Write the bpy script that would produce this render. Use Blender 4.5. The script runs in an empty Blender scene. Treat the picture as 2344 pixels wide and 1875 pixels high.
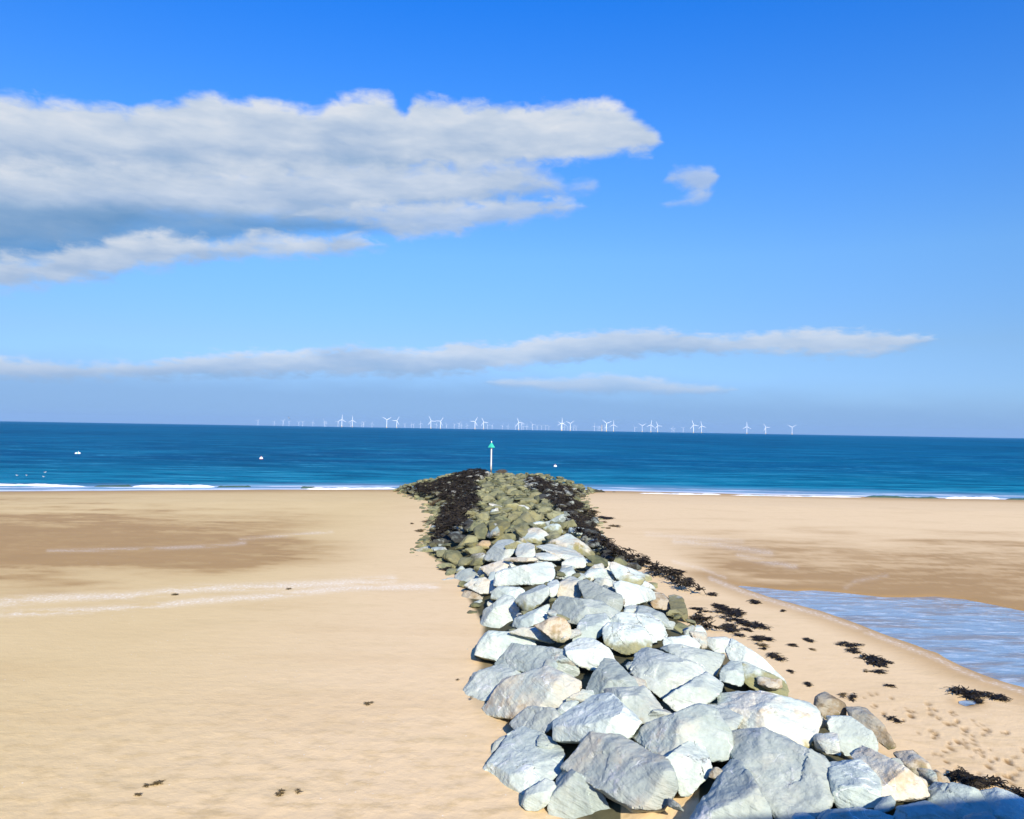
import bpy, bmesh, math, random
import numpy as np
from mathutils import Vector, Matrix, noise as mn

R = math.radians
scene = bpy.context.scene
col = scene.collection
rng = random.Random(11)
nrng = np.random.default_rng(5)

# ------------------------------------------------------------------ camera
W0, H0 = 2344.0, 1875.0
F = 1839.6
CAM_H = 5.0
PITCH, ROLL = math.atan((983.1 - 937.5) / F), math.atan(0.01667)
fwd = np.array([0, math.cos(PITCH), math.sin(PITCH)])
r0 = np.array([1.0, 0, 0]); u0 = np.cross(r0, fwd)
rgt = r0 * math.cos(ROLL) + u0 * math.sin(ROLL)
upv = u0 * math.cos(ROLL) - r0 * math.sin(ROLL)
CAM = np.array([0, 0, CAM_H])

cd = bpy.data.cameras.new('camera')
cam = bpy.data.objects.new('camera', cd); col.objects.link(cam)
cd.sensor_fit = 'HORIZONTAL'; cd.sensor_width = 36; cd.lens = 36 * F / W0
cd.clip_start = 0.05; cd.clip_end = 60000
cam.matrix_world = Matrix((
    (rgt[0], upv[0], -fwd[0], CAM[0]), (rgt[1], upv[1], -fwd[1], CAM[1]),
    (rgt[2], upv[2], -fwd[2], CAM[2]), (0, 0, 0, 1)))
scene.camera = cam

def ray(u, v):
    d = fwd * F + rgt * (u - W0 / 2) + upv * (H0 / 2 - v)
    return d / np.linalg.norm(d)

def at_z(u, v, z=0.0):
    d = ray(u, v); t = (z - CAM_H) / d[2]
    return CAM + d * t

def project(p):
    """world (n,3) -> pixel u, v, depth"""
    q = np.asarray(p) - CAM
    dep = q @ fwd
    s = F / np.where(np.abs(dep) < 1e-6, 1e-6, dep)
    return W0 / 2 + (q @ rgt) * s, H0 / 2 - (q @ upv) * s, dep

# crops used while measuring the photograph: origin and scale
CROP = {'A': (1040, 1400, 700 / 2156), 'B': (1640, 1400, 704 / 2156), 'C': (1000, 1180, 700 / 2156),
        'D': (880, 1000, 600 / 2156), 'E': (1540, 1200, 804 / 2156), 'P': (0, 0, 1.0)}
def px(crop, pts):
    ox, oy, s = CROP[crop]
    return [(ox + x * s, oy + y * s) for x, y in pts]

def inside(poly, u, v):
    poly = np.asarray(poly, float); u = np.asarray(u); v = np.asarray(v)
    r = np.zeros(u.shape, bool)
    n = len(poly)
    for i in range(n):
        x1, y1 = poly[i]; x2, y2 = poly[(i + 1) % n]
        if y1 == y2: continue
        c = ((y1 > v) != (y2 > v)) & (u < (x2 - x1) * (v - y1) / (y2 - y1) + x1)
        r ^= c
    return r

def poly_dist(pts, u, v, closed=False):
    """distance to a polyline (pixels or metres)"""
    d = np.full(np.shape(u), 1e9)
    n = len(pts)
    for i in range(n if closed else n - 1):
        x1, y1 = pts[i]; x2, y2 = pts[(i + 1) % n]
        dx, dy = x2 - x1, y2 - y1
        t = np.clip(((u - x1) * dx + (v - y1) * dy) / (dx * dx + dy * dy + 1e-9), 0, 1)
        d = np.minimum(d, np.hypot(u - x1 - t * dx, v - y1 - t * dy))
    return d

def sstep(a, b, x):
    t = np.clip((x - a) / (b - a), 0, 1)
    return t * t * (3 - 2 * t)

def vnoise(x, y, seed=0):
    """2-D value noise, vectorised"""
    xi = np.floor(x).astype(np.int64); yi = np.floor(y).astype(np.int64)
    fx = x - xi; fy = y - yi
    fx = fx * fx * (3 - 2 * fx); fy = fy * fy * (3 - 2 * fy)
    def h(a, b):
        n = (a * 374761393 + b * 668265263 + seed * 974634) & 0x7fffffff
        n = ((n ^ (n >> 13)) * 1274126177) & 0x7fffffff
        return ((n ^ (n >> 16)) & 0xffff) / 65535.0
    return (h(xi, yi) * (1 - fx) + h(xi + 1, yi) * fx) * (1 - fy) + (h(xi, yi + 1) * (1 - fx) + h(xi + 1, yi + 1) * fx) * fy

def fbm(x, y, seed=0, octv=4):
    s = 0; a = 0.5
    for i in range(octv):
        s = s + a * vnoise(x * 2 ** i, y * 2 ** i, seed + i * 17); a *= 0.5
    return s

# ------------------------------------------------------------------ tagging
def tag(o, label=None, cat=None, group=None, kind=None):
    if label: o['label'] = label
    if cat: o['category'] = cat
    if group: o['group'] = group
    if kind: o['kind'] = kind
    return o

def empty(name, loc):
    o = bpy.data.objects.new(name, None); o.location = loc
    o.empty_display_size = 0.2
    col.objects.link(o); return o

def mesh_obj(name, verts, faces, mat=None, parent=None, loc=None, smooth=False):
    me = bpy.data.meshes.new(name)
    me.from_pydata([tuple(v) for v in verts], [], [tuple(f) for f in faces])
    if smooth: me.shade_smooth()
    if mat: me.materials.append(mat)
    o = bpy.data.objects.new(name, me)
    if loc is not None: o.location = loc
    if parent: o.parent = parent
    col.objects.link(o)
    return o

def np_mesh(name, verts, quads, mat=None, smooth=True):
    """fast mesh from numpy arrays; faces all of one size"""
    me = bpy.data.meshes.new(name)
    k = quads.shape[1]
    me.vertices.add(len(verts)); me.vertices.foreach_set('co', verts.astype(np.float32).ravel())
    me.loops.add(quads.size); me.loops.foreach_set('vertex_index', quads.astype(np.int32).ravel())
    me.polygons.add(len(quads))
    me.polygons.foreach_set('loop_start', np.arange(0, quads.size, k, dtype=np.int32))
    me.polygons.foreach_set('loop_total', np.full(len(quads), k, dtype=np.int32))
    me.update(calc_edges=True); me.validate()
    me.polygons.foreach_set('use_smooth', np.full(len(me.polygons), smooth))
    if mat: me.materials.append(mat)
    return me

def link(name, me, loc=None, parent=None):
    o = bpy.data.objects.new(name, me)
    if loc is not None: o.location = loc
    if parent: o.parent = parent
    col.objects.link(o); return o

# ------------------------------------------------------------------ node maths helper
class NT:
    def __init__(self, tree): self.t = tree; self.n = tree.nodes; self.l = tree.links
    def new(self, kind, **kw):
        nd = self.n.new(kind)
        for k, v in kw.items(): setattr(nd, k, v)
        return nd
    def put(self, sock, val):
        if isinstance(val, S): self.l.new(val.s, sock)
        elif isinstance(val, bpy.types.NodeSocket): self.l.new(val, sock)
        elif val is not None: sock.default_value = val
    def math(self, op, a, b=None, c=None, clamp=False):
        nd = self.new('ShaderNodeMath', operation=op); nd.use_clamp = clamp
        for i, x in enumerate((a, b, c)):
            if x is not None: self.put(nd.inputs[i], x)
        return S(self, nd.outputs[0])
    def mix(self, fac, a, b, blend='MIX'):
        nd = self.new('ShaderNodeMix', data_type='RGBA', blend_type=blend)
        nd.clamp_factor = True
        self.put(nd.inputs[0], fac)
        self.put(nd.inputs[6], rgba(a)); self.put(nd.inputs[7], rgba(b))
        return S(self, nd.outputs[2])
    def fmix(self, fac, a, b):
        return a + (b - a) * fac
    def smooth(self, x, a, b):
        nd = self.new('ShaderNodeMapRange', interpolation_type='SMOOTHSTEP')
        self.put(nd.inputs[0], x); self.put(nd.inputs[1], a); self.put(nd.inputs[2], b)
        return S(self, nd.outputs[0])
    def noise(self, vec, scale, detail=4, rough=0.55, distort=0.0, lac=2.0):
        nd = self.new('ShaderNodeTexNoise')
        self.put(nd.inputs['Vector'], vec); self.put(nd.inputs['Scale'], scale); self.put(nd.inputs['Detail'], detail)
        self.put(nd.inputs['Roughness'], rough); self.put(nd.inputs['Distortion'], distort)
        self.put(nd.inputs['Lacunarity'], lac)
        return S(self, nd.outputs[0])
    def voronoi(self, vec, scale, feature='F1', out=0, rand=1.0):
        nd = self.new('ShaderNodeTexVoronoi', feature=feature)
        self.put(nd.inputs['Vector'], vec); self.put(nd.inputs['Scale'], scale); self.put(nd.inputs['Randomness'], rand)
        return S(self, nd.outputs[out])
    def xyz(self, x, y, z):
        nd = self.new('ShaderNodeCombineXYZ')
        for i, q in enumerate((x, y, z)): self.put(nd.inputs[i], q)
        return S(self, nd.outputs[0])
    def split(self, v):
        nd = self.new('ShaderNodeSeparateXYZ'); self.put(nd.inputs[0], v)
        return [S(self, nd.outputs[i]) for i in range(3)]
    def vmath(self, op, a, b=None, scale=None):
        nd = self.new('ShaderNodeVectorMath', operation=op)
        self.put(nd.inputs[0], a)
        if b is not None: self.put(nd.inputs[1], b)
        if scale is not None: self.put(nd.inputs['Scale'], scale)
        return S(self, nd.outputs[0])
    def curve(self, x, pts):
        """piecewise curve; x and values in 0..1"""
        nd = self.new('ShaderNodeFloatCurve')
        c = nd.mapping.curves[0]
        pts = sorted(pts)
        while len(c.points) < len(pts): c.points.new(0.5, 0.5)
        for p, q in zip(c.points, pts): p.location = q
        nd.mapping.use_clip = False
        nd.mapping.update()
        self.put(nd.inputs['Value'], x)
        return S(self, nd.outputs[0])
    def attr(self, name, kind='GEOMETRY', out='Color'):
        nd = self.new('ShaderNodeAttribute', attribute_type=kind, attribute_name=name)
        return S(self, nd.outputs[out])
    def bump(self, h, dist, strength=1.0, normal=None):
        nd = self.new('ShaderNodeBump')
        self.put(nd.inputs['Strength'], strength); self.put(nd.inputs['Distance'], dist); self.put(nd.inputs['Height'], h)
        if normal is not None: self.put(nd.inputs['Normal'], normal)
        return S(self, nd.outputs[0])

class S:
    def __init__(self, t, s): self.t = t; self.s = s
    def __add__(self, o): return self.t.math('ADD', self, o)
    __radd__ = __add__
    def __sub__(self, o): return self.t.math('SUBTRACT', self, o)
    def __rsub__(self, o): return self.t.math('SUBTRACT', o, self)
    def __mul__(self, o): return self.t.math('MULTIPLY', self, o)
    __rmul__ = __mul__
    def __truediv__(self, o): return self.t.math('DIVIDE', self, o)
    def min(self, o): return self.t.math('MINIMUM', self, o)
    def max(self, o): return self.t.math('MAXIMUM', self, o)
    def abs(self): return self.t.math('ABSOLUTE', self)
    def clamp(self): return self.t.math('ADD', self, 0.0, clamp=True)

def rgba(c):
    if isinstance(c, (tuple, list)) and len(c) == 3: return (*c, 1.0)
    return c

def new_mat(name, rough=0.8, spec=0.3):
    m = bpy.data.materials.new(name); m.use_nodes = True
    t = NT(m.node_tree)
    b = m.node_tree.nodes['Principled BSDF']
    b.inputs['Roughness'].default_value = rough
    b.inputs['Specular IOR Level'].default_value = spec
    return m, t, b

def plain(name, c, rough=0.6, spec=0.3, var=0.12, scale=6.0):
    m, t, b = new_mat(name, rough, spec)
    tc = t.new('ShaderNodeTexCoord')
    n = t.noise(tc.outputs['Object'], scale, 4)
    lo = tuple(x * (1 - var) for x in c); hi = tuple(min(1, x * (1 + var)) for x in c)
    t.put(b.inputs['Base Color'], t.mix(n, lo, hi))
    return m
HAZE = 2.2e-5
# ------------------------------------------------------------------ sun, sky, clouds
SUN_EL, SUN_AZ = 29.0, 166.0          # azimuth clockwise from +Y
sd_ = Vector((math.sin(R(SUN_AZ)) * math.cos(R(SUN_EL)), math.cos(R(SUN_AZ)) * math.cos(R(SUN_EL)), math.sin(R(SUN_EL))))
ld = bpy.data.lights.new('sun', 'SUN'); ld.energy = 3.45; ld.angle = R(0.5); ld.color = (1.0, 0.92, 0.78)
sun = bpy.data.objects.new('sun', ld); sun.rotation_euler = sd_.to_track_quat('Z', 'Y').to_euler(); sun.location = (10, -20, 30)
col.objects.link(sun)

world = bpy.data.worlds.new('World'); scene.world = world; world.use_nodes = True
t = NT(world.node_tree)
bg = world.node_tree.nodes['Background']; bg.inputs['Strength'].default_value = 0.1
sky = t.new('ShaderNodeTexSky', sky_type='NISHITA', sun_disc=False)
sky.sun_elevation = R(SUN_EL); sky.sun_rotation = R(SUN_AZ); sky.altitude = 0
sky.air_density = 1.0; sky.dust_density = 0.4; sky.ozone_density = 2.0
tc = t.new('ShaderNodeTexCoord')
dx, dy, dz = t.split(tc.outputs['Generated'])
az = t.math('ARCTAN2', dx, dy) * (180 / math.pi)
el = t.math('ARCSINE', dz) * (180 / math.pi)
# the deep clean blue of a cold clear day: grade of the sky's own colour with height
ramp = t.new('ShaderNodeValToRGB')
t.put(ramp.inputs[0], (el / 60.0).clamp())
stops = [(0.0, (.21, .376, .83)), (0.035, (.25, .39, .74)), (0.10, (.31, .43, .64)), (0.20, (.34, .555, .80)),
         (0.32, (.23, .58, 1.03)), (0.48, (.074, .528, 1.22)), (1.0, (.06, .45, 1.15))]
er = ramp.color_ramp.elements
while len(er) < len(stops): er.new(0.5)
for e, (p, c) in zip(er, stops): e.position = p; e.color = (*c, 1)
skyc = t.mix(1.0, S(t, sky.outputs[0]), S(t, ramp.outputs[0]), 'MULTIPLY')

def pix_ae(p):
    d = ray(p[0] * W0 / 2156, p[1] * W0 / 2156)
    return math.degrees(math.atan2(d[0], d[1])), math.degrees(math.asin(d[2]))
A0, AW, E0, EW = -60.0, 120.0, -10.0, 60.0
an = (az - A0) / AW
def edge(pts):
    q = [pix_ae(p) for p in pts]
    c = [((a - A0) / AW, (e - E0) / EW) for a, e in q]
    nd = t.curve(an, c)
    return nd * EW + E0
def cloud(top, bot, amp, soft, noise_v, shade):
    tp, bt = edge(top), edge(bot)
    s = (tp - el).min(el - bt)
    den = t.smooth(s + (noise_v - 0.36) * amp, -0.02, soft)
    rel = ((el - bt) / (tp - bt).max(0.05)).clamp()
    return den, rel
ae = t.xyz(az, el * 1.9, 0.0)
warp = t.noise(ae, 0.35, 3, 0.6)
aew = t.xyz(az + warp * 2.2, el * 1.9 + warp * 1.1, 0.0)
n_bil = t.noise(aew, 0.52, 9, 0.565)                      # billows along the edges
n_soft = t.noise(t.xyz(az * 0.36, el * 1.3 + warp * 0.8, 3.0), 0.5, 5, 0.52)   # flat layered streaks
n_fine = t.noise(t.xyz(az * 0.8, el * 2.1, 7.0), 1.1, 7, 0.58)
def tone(v):
    r = t.new('ShaderNodeValToRGB'); t.put(r.inputs[0], v.clamp())
    k = 5.0
    st = [(0.0, (.085, .255, .52)), (0.3, (.21, .38, .62)), (0.58, (.40, .52, .71)), (0.8, (.60, .68, .80)), (1.0, (.80, .82, .86))]
    e = r.color_ramp.elements
    while len(e) < len(st): e.new(0.5)
    for x, (p, c) in zip(e, st): x.position = p; x.color = (c[0] * k, c[1] * k, c[2] * k, 1)
    return S(t, r.outputs[0])
def blob(cx, cy, wx, wy):
    a, e = pix_ae((cx, cy)); wx = wx / 29.5; wy = wy / 29.5
    q = t.math('POWER', (az - a) / wx, 2.0) + t.math('POWER', ((el - e) / wy).abs(), 2.0)
    return t.math('EXPONENT', q * -1.0)

sky_out = skyc
# thin lavender bank low over the sea, thickest to the west
bank_top = edge([(-400, 735), (0, 742), (400, 758), (900, 775), (1400, 800), (1900, 825), (2600, 845)])
bank = t.smooth(bank_top - el + (n_soft - 0.5) * 1.6, -0.8, 2.2) * 0.82
sky_out = t.mix(bank, sky_out, (.255 * 5, .445 * 5, .75 * 5))

lobes = [
 # long low bank of cloud
 ([(-500, 760), (0, 750), (200, 764), (350, 755), (450, 742), (600, 738), (750, 728), (900, 733), (980, 716), (1050, 726), (1150, 706), (1250, 699), (1370, 690), (1500, 706), (1600, 700), (1700, 690), (1800, 695), (1900, 702), (1970, 714), (2080, 735), (2500, 760)],
  [(-500, 800), (0, 800), (300, 800), (500, 797), (700, 792), (900, 795), (1000, 785), (1100, 776), (1200, 765), (1400, 750), (1600, 746), (1800, 752), (1900, 740), (1970, 716), (2080, 700), (2500, 700)], 1.5, 0.75, n_fine, (0.46, 0.46, 0.5), 0.80),
 ([(700, 850), (1000, 812), (1050, 800), (1150, 797), (1280, 786), (1350, 791), (1430, 804), (1540, 817), (1580, 830), (1800, 860)],
  [(700, 800), (1000, 800), (1050, 812), (1100, 818), (1200, 829), (1350, 831), (1540, 825), (1580, 812), (1800, 800)], 0.9, 0.55, n_fine, (0.48, 0.46, 0.4), 0.6),
 # the great cloud, upper body
 ([(-600, 215), (-200, 205), (0, 201), (100, 208), (230, 220), (270, 228), (340, 213), (420, 197), (500, 203), (600, 210), (655, 228), (700, 208), (800, 197), (832, 210), (850, 232), (872, 208), (1000, 216), (1100, 222), (1180, 214), (1280, 209), (1330, 236), (1375, 270), (1400, 300), (1480, 360), (1900, 420)],
  [(-600, 420), (-200, 420), (0, 420), (400, 400), (800, 372), (1000, 356), (1200, 343), (1300, 331), (1370, 322), (1400, 300), (1480, 240), (1900, 200)], 1.9, 1.0, n_bil, (0.60, 0.30, 0.5), 1.0),
 ([(-600, 330), (-200, 315), (0, 318), (300, 325), (700, 325), (900, 325), (1100, 322), (1150, 348), (1200, 382), (1240, 376), (1258, 388), (1300, 430), (1700, 480)],
  [(-600, 530), (-200, 530), (0, 532), (200, 522), (300, 488), (400, 484), (500, 484), (600, 486), (700, 480), (760, 474), (900, 466), (1000, 454), (1100, 430), (1200, 420), (1258, 400), (1300, 350), (1700, 330)], 2.2, 1.9, n_bil, (0.50, 0.34, 0.5), 0.97),
 # shaded underside of the great cloud
 ([(-600, 400), (-200, 400), (0, 405), (300, 420), (600, 440), (800, 452), (950, 470), (1100, 520), (1500, 560)],
  [(-600, 590), (-200, 585), (0, 580), (200, 560), (400, 535), (600, 512), (760, 500), (900, 490), (950, 468), (1100, 420), (1500, 400)], 1.2, 1.3, n_bil, (0.06, 0.20, 0.35), 0.80),
 ([(400, 520), (640, 452), (700, 434), (850, 426), (1000, 422), (1100, 416), (1160, 416), (1220, 430), (1280, 470), (1600, 500)],
  [(400, 440), (640, 456), (700, 462), (780, 484), (860, 500), (960, 494), (1000, 484), (1100, 470), (1180, 452), (1220, 440), (1280, 410), (1600, 400)], 2.0, 0.95, n_bil, (0.52, 0.30, 0.5), 0.85),
 ([(-600, 545), (-50, 540), (0, 534), (100, 528), (200, 508), (300, 482), (400, 496), (480, 503), (520, 483), (650, 496), (760, 497), (805, 512), (860, 550), (1200, 620)],
  [(-600, 625), (-50, 620), (0, 614), (100, 606), (200, 594), (300, 574), (400, 555), (500, 546), (600, 546), (700, 538), (805, 520), (860, 480), (1200, 450)], 2.3, 1.1, n_bil, (0.52, 0.34, 0.6), 0.95),
 # the small cloud on its own
 ([(1330, 440), (1395, 388), (1410, 362), (1450, 350), (1490, 350), (1508, 360), (1530, 400), (1600, 470)],
  [(1330, 340), (1395, 380), (1410, 388), (1450, 402), (1490, 404), (1508, 385), (1530, 340), (1600, 300)], 1.7, 0.95, n_bil, (0.62, 0.2, 0.3), 0.75),
 ([(1330, 480), (1390, 435), (1430, 418), (1470, 402), (1500, 396), (1515, 420), (1600, 500)],
  [(1330, 380), (1390, 430), (1430, 435), (1470, 432), (1500, 418), (1515, 380), (1600, 330)], 1.3, 0.8, n_bil, (0.58, 0.2, 0.3), 0.6),
]
for top, bot, amp, soft, nv, (base, grad, nz), opac in lobes:
    den, rel = cloud(top, bot, amp, soft, nv, None)
    tn = rel * grad + base + (n_soft - 0.5) * nz * 1.5 + (n_bil - 0.5) * nz * 0.2
    if base in (0.60, 0.48):
        tn = tn - blob(0, 440, 520, 88) * 0.70 - blob(560, 480, 330, 26) * 0.30 + blob(430, 427, 75, 20) * 0.40 - blob(900, 352, 330, 12) * 0.16
    sky_out = t.mix(den * opac, sky_out, tone(tn))
below = t.smooth(el, -1.0, -0.2)
t.put(bg.inputs['Color'], sky_out)

scene.view_settings.view_transform = 'Standard'; scene.view_settings.look = 'None'
scene.view_settings.exposure = 1.0; scene.view_settings.gamma = 1.0
scene.render.engine = 'CYCLES'
cy = scene.cycles
cy.use_denoising = True; cy.max_bounces = 5; cy.diffuse_bounces = 3; cy.glossy_bounces = 3; cy.volume_bounces = 0
cy.transmission_bounces = 3; cy.sample_clamp_indirect = 6.0
cy.use_adaptive_sampling = False
# ------------------------------------------------------------------ beach heights
WL = np.array([(-400, 40), (-80, 54), (-38.6, 60.6), (-20, 66.5), (0, 71.5), (10, 71.5), (24, 70), (44, 69), (90, 67), (400, 50)], float)
SEA_Z = -0.3
def waterline(x): return np.interp(x, WL[:, 0], WL[:, 1])

# feet of the groyne measured in the photograph (pixels of the full picture)
left_px = [(1255, 1960), (1180, 1875), (1095, 1777), (1085, 1700), (1070, 1640), (1055, 1582), (1085, 1530), (1097, 1436), (1057, 1362), (1039, 1323),
           (1000, 1290), (963, 1264), (982, 1220), (991, 1178), (977, 1150), (941, 1136), (915, 1121)]
right_px = [(2480, 1890, .38), (2344, 1830, .38), (2175, 1786, .38), (2130, 1762, .38), (2087, 1715, .38), (2028, 1680, .38), (1983, 1622, .38), (1888, 1586, .38),
            (1754, 1505, .45), (1675, 1462, .4), (1580, 1420, .3), (1532, 1360, .2), (1474, 1312, .1), (1422, 1286, 0), (1381, 1245, 0), (1361, 1209, 0),
            (1359, 1178, 0), (1330, 1145, 0), (1340, 1134, -.1), (1353, 1127, -.2)]
Lw = np.array([at_z(u, v, -0.05)[:2] for u, v in left_px]); Rw = np.array([at_z(u, v, z)[:2] for u, v, z in right_px])
Lw = Lw[np.argsort(Lw[:, 1])]; Rw = Rw[np.argsort(Rw[:, 1])]
HEAD = 71.5
def groyne_edges(y):
    return np.interp(y, Lw[:, 1], Lw[:, 0]), np.interp(y, Rw[:, 1], Rw[:, 0])
def mound(x, y):
    xl, xr = groyne_edges(y)
    w = xr - xl
    sl = np.clip(0.36 * w, 1.4, 5.0); sr = np.clip(0.28 * w, 1.2, 4.2)
    tt = np.minimum((x - xl) / sl, (xr - x) / sr)
    tt = np.minimum(tt, (HEAD - y) / 4.0)
    tt = np.clip(tt, 0, 1)
    prof = np.where(tt < 0.75, tt * 1.13, 1 - (1 - tt) ** 2 * 2.44)
    h = np.interp(y, [5, 9, 20, 45, 70], [0.95, 1.0, 1.15, 1.25, 1.30])
    return h * np.clip(prof, 0, 1)

POOL_PX = px('E', [(190, 305), (300, 345), (400, 368), (560, 383), (740, 403), (860, 398), (960, 405), (1150, 425), (1300, 440), (1450, 440), (1600, 435),
                   (1800, 455), (2000, 492), (2156, 525), (2500, 585), (2900, 660), (3300, 790), (3500, 960), (3300, 1130), (2850, 1200), (2480, 1125), (2156, 1005), (2050, 975), (1900, 925), (1750, 865), (1600, 790),
                   (1400, 715), (1250, 660), (1100, 600), (900, 530), (750, 490), (600, 450), (450, 400), (330, 358)])
POOL = np.array([at_z(u, v, 0)[:2] for u, v in POOL_PX])
SMALL_POOL = np.array([at_z(u, v, 0)[:2] for u, v in px('E', [(1765, 1085), (1800, 1078), (1850, 1082), (1848, 1100), (1800, 1108), (1768, 1098)])])

foot_poly = px('P', [(1890, 1590), (2060, 1585), (2344, 1690), (2420, 1850), (2250, 1790), (2150, 1745), (2060, 1675), (1950, 1610)])
FOOT = []
while len(FOOT) < 130:
    u, v = rng.uniform(1880, 2400), rng.uniform(1580, 1830)
    if inside(foot_poly, np.array([u]), np.array([v]))[0] and rng.random() < 0.35 + 0.65 * ((u - 1880) / 500):
        p = at_z(u, v, 0)
        FOOT.append((p[0], p[1], rng.uniform(0.035, 0.075), rng.uniform(0.45, 0.75), rng.uniform(-0.9, 0.3), rng.uniform(0.35, 1.0)))

def sand_z(x, y):
    wl = waterline(x)
    s = wl - y
    z = np.where(s > 0, SEA_Z + np.minimum(s * 0.02, 0.3 + 0 * s), np.maximum(SEA_Z + s * 0.05, -3.0))
    z = z + 0.05 * (fbm(x * 0.11, y * 0.07, 3, 3) - 0.5) * sstep(8, 25, y) * sstep(0, 14, s)
    return z

def build_ground():
    an = np.concatenate([np.linspace(-180, -42, 40)[:-1], np.linspace(-42, 42, 760), np.linspace(42, 180, 40)[1:]])
    rr = [0.0001, 2.0, 4.0, 6.0, 7.5, 8.4]
    while rr[-1] < 90: rr.append(rr[-1] * (1.0045 if rr[-1] < 17 else 1.008))
    rr += list(np.geomspace(95, 20500, 50))
    rr = np.array(rr)
    a, r = np.meshgrid(np.radians(an), rr)
    x = r * np.sin(a); y = r * np.cos(a)
    z = sand_z(x, y)
    g = mound(x, y) * (y > 0)
    nz = fbm(x * 2.3, y * 2.3, 9, 3)
    under = np.clip(g * 0.88 - 0.30 + 0.12 * (nz - 0.5), 0, None) * (g > 0)
    inp = inside(POOL, x, y); dist = poly_dist(POOL, x, y, True)
    sdp = np.where(inp, dist, -dist)
    ins = inside(SMALL_POOL, x, y); ds = poly_dist(SMALL_POOL, x, y, True); sds = np.where(ins, ds, -ds)
    z = z * (1 - np.maximum(sstep(-3, -0.2, sdp) * (y < 50), sstep(-1.0, -0.2, sds)))
    z = z + under
    # wind-blown and trodden surface near the wall
    near = sstep(22, 11, r)
    z = z + near * 0.022 * (fbm(x * 3.1, y * 3.1, 21, 4) - 0.5) + near * 0.012 * (fbm(x * 9, y * 9, 33, 3) - 0.5)
    # pool
    bars = fbm(x * 0.35 + y * 0.05, y * 1.15, 44, 3)
    depth = sstep(-0.15, 0.35, sdp) * (0.055 - 0.085 * np.clip(bars - 0.50, 0, 1) * 1.5)
    z = z - np.where(y < 50, depth, 0)
    z = z - 0.05 * sstep(-0.12, 0.06, sds)
    damp = np.zeros_like(x)
    for fx, fy, fr, asp, rot, dp in FOOT:
        sel = (np.abs(x - fx) < 0.5) & (np.abs(y - fy) < 0.5)
        if not sel.any(): continue
        qx, qy = x[sel] - fx, y[sel] - fy
        c, s_ = math.cos(rot), math.sin(rot)
        ex = (qx * c + qy * s_) / (fr * asp); ey = (-qx * s_ + qy * c) / (fr * 1.35)
        d2 = ex * ex + ey * ey
        z[sel] += dp * (-0.022 * np.exp(-d2) + 0.004 * np.exp(-(np.sqrt(d2) - 1.7) ** 2 * 3))
        damp[sel] = np.maximum(damp[sel], dp * np.clip(1.5 * np.exp(-d2 * 1.3), 0, 1))
    # soft hollows on the other side
    # ---- masks kept on the sheet: damp sand, pale shell lines, dark rubble with gap shade painted in
    P = np.stack([x.ravel(), y.ravel(), z.ravel()], 1)
    u, v, dep = project(P)
    u = u.reshape(x.shape); v = v.reshape(x.shape); ok = dep.reshape(x.shape) > 1
    nn = fbm(x * 0.30, y * 0.8, 71, 4); nf = fbm(x * 0.9, y * 3.0, 75, 4)
    wet = np.zeros_like(x)
    def band(pts, wid, amp, u0, u1, soft=160):
        c = np.interp(u, [p[0] for p in pts], [p[1] for p in pts])
        w = np.interp(u, [p[0] for p in pts], wid)
        fade = sstep(u0 - soft, u0, u) * (1 - sstep(u1, u1 + soft, u))
        return amp * fade * np.exp(-((v - c + (nn - 0.5) * w * 2.2) / w) ** 2) * (0.72 + 0.56 * sstep(.3, .62, nf))
    wet += band([(-600, 1255), (0, 1250), (300, 1245), (600, 1252), (900, 1262)], [82, 72, 58, 36, 18], 1.1, -900, 560, 330)
    wet += band([(-600, 1300), (0, 1292), (300, 1280), (600, 1275), (900, 1282)], [40, 30, 22, 16, 10], 0.40, -900, 450, 300)
    wet += band([(-600, 1190), (0, 1195), (400, 1202), (700, 1195), (900, 1190)], [46, 38, 30, 22, 14], 0.55, -900, 600, 250)
    wet += band([(1500, 1255), (1700, 1300), (1900, 1338), (2100, 1340), (2344, 1350), (2700, 1360)], [14, 24, 34, 46, 52, 56], 1.05, 1720, 3000, 200)
    wet += band([(1500, 1235), (1800, 1265), (2344, 1275), (2700, 1280)], [24, 34, 42, 42], 0.6, 1700, 3000, 250)
    wet += 0.85 * sstep(-1.5, 0.15, sdp) * (y < 50) * (1 - sstep(0.6, 1.2, np.clip(sdp, 0, 9)) * 0.2)
    wet += 0.5 * sstep(-0.4, 0.0, sds)
    wl = waterline(x)
    wet += (0.75 * sstep(6.5, 0.3, wl - y + 3 * (nn - 0.5)) + 0.15 * sstep(16, 4, wl - y + 6 * (nn - 0.5)))
    wet += 0.10 * sstep(0.52, 0.75, nn) + damp * 0.3
    pale = np.zeros_like(x)
    def line(pts, w, amp, br=0.45):
        d = poly_dist(pts, u, v)
        return amp * np.exp(-(d / w) ** 2) * sstep(br, br + 0.25, nf + 0.18)
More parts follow.
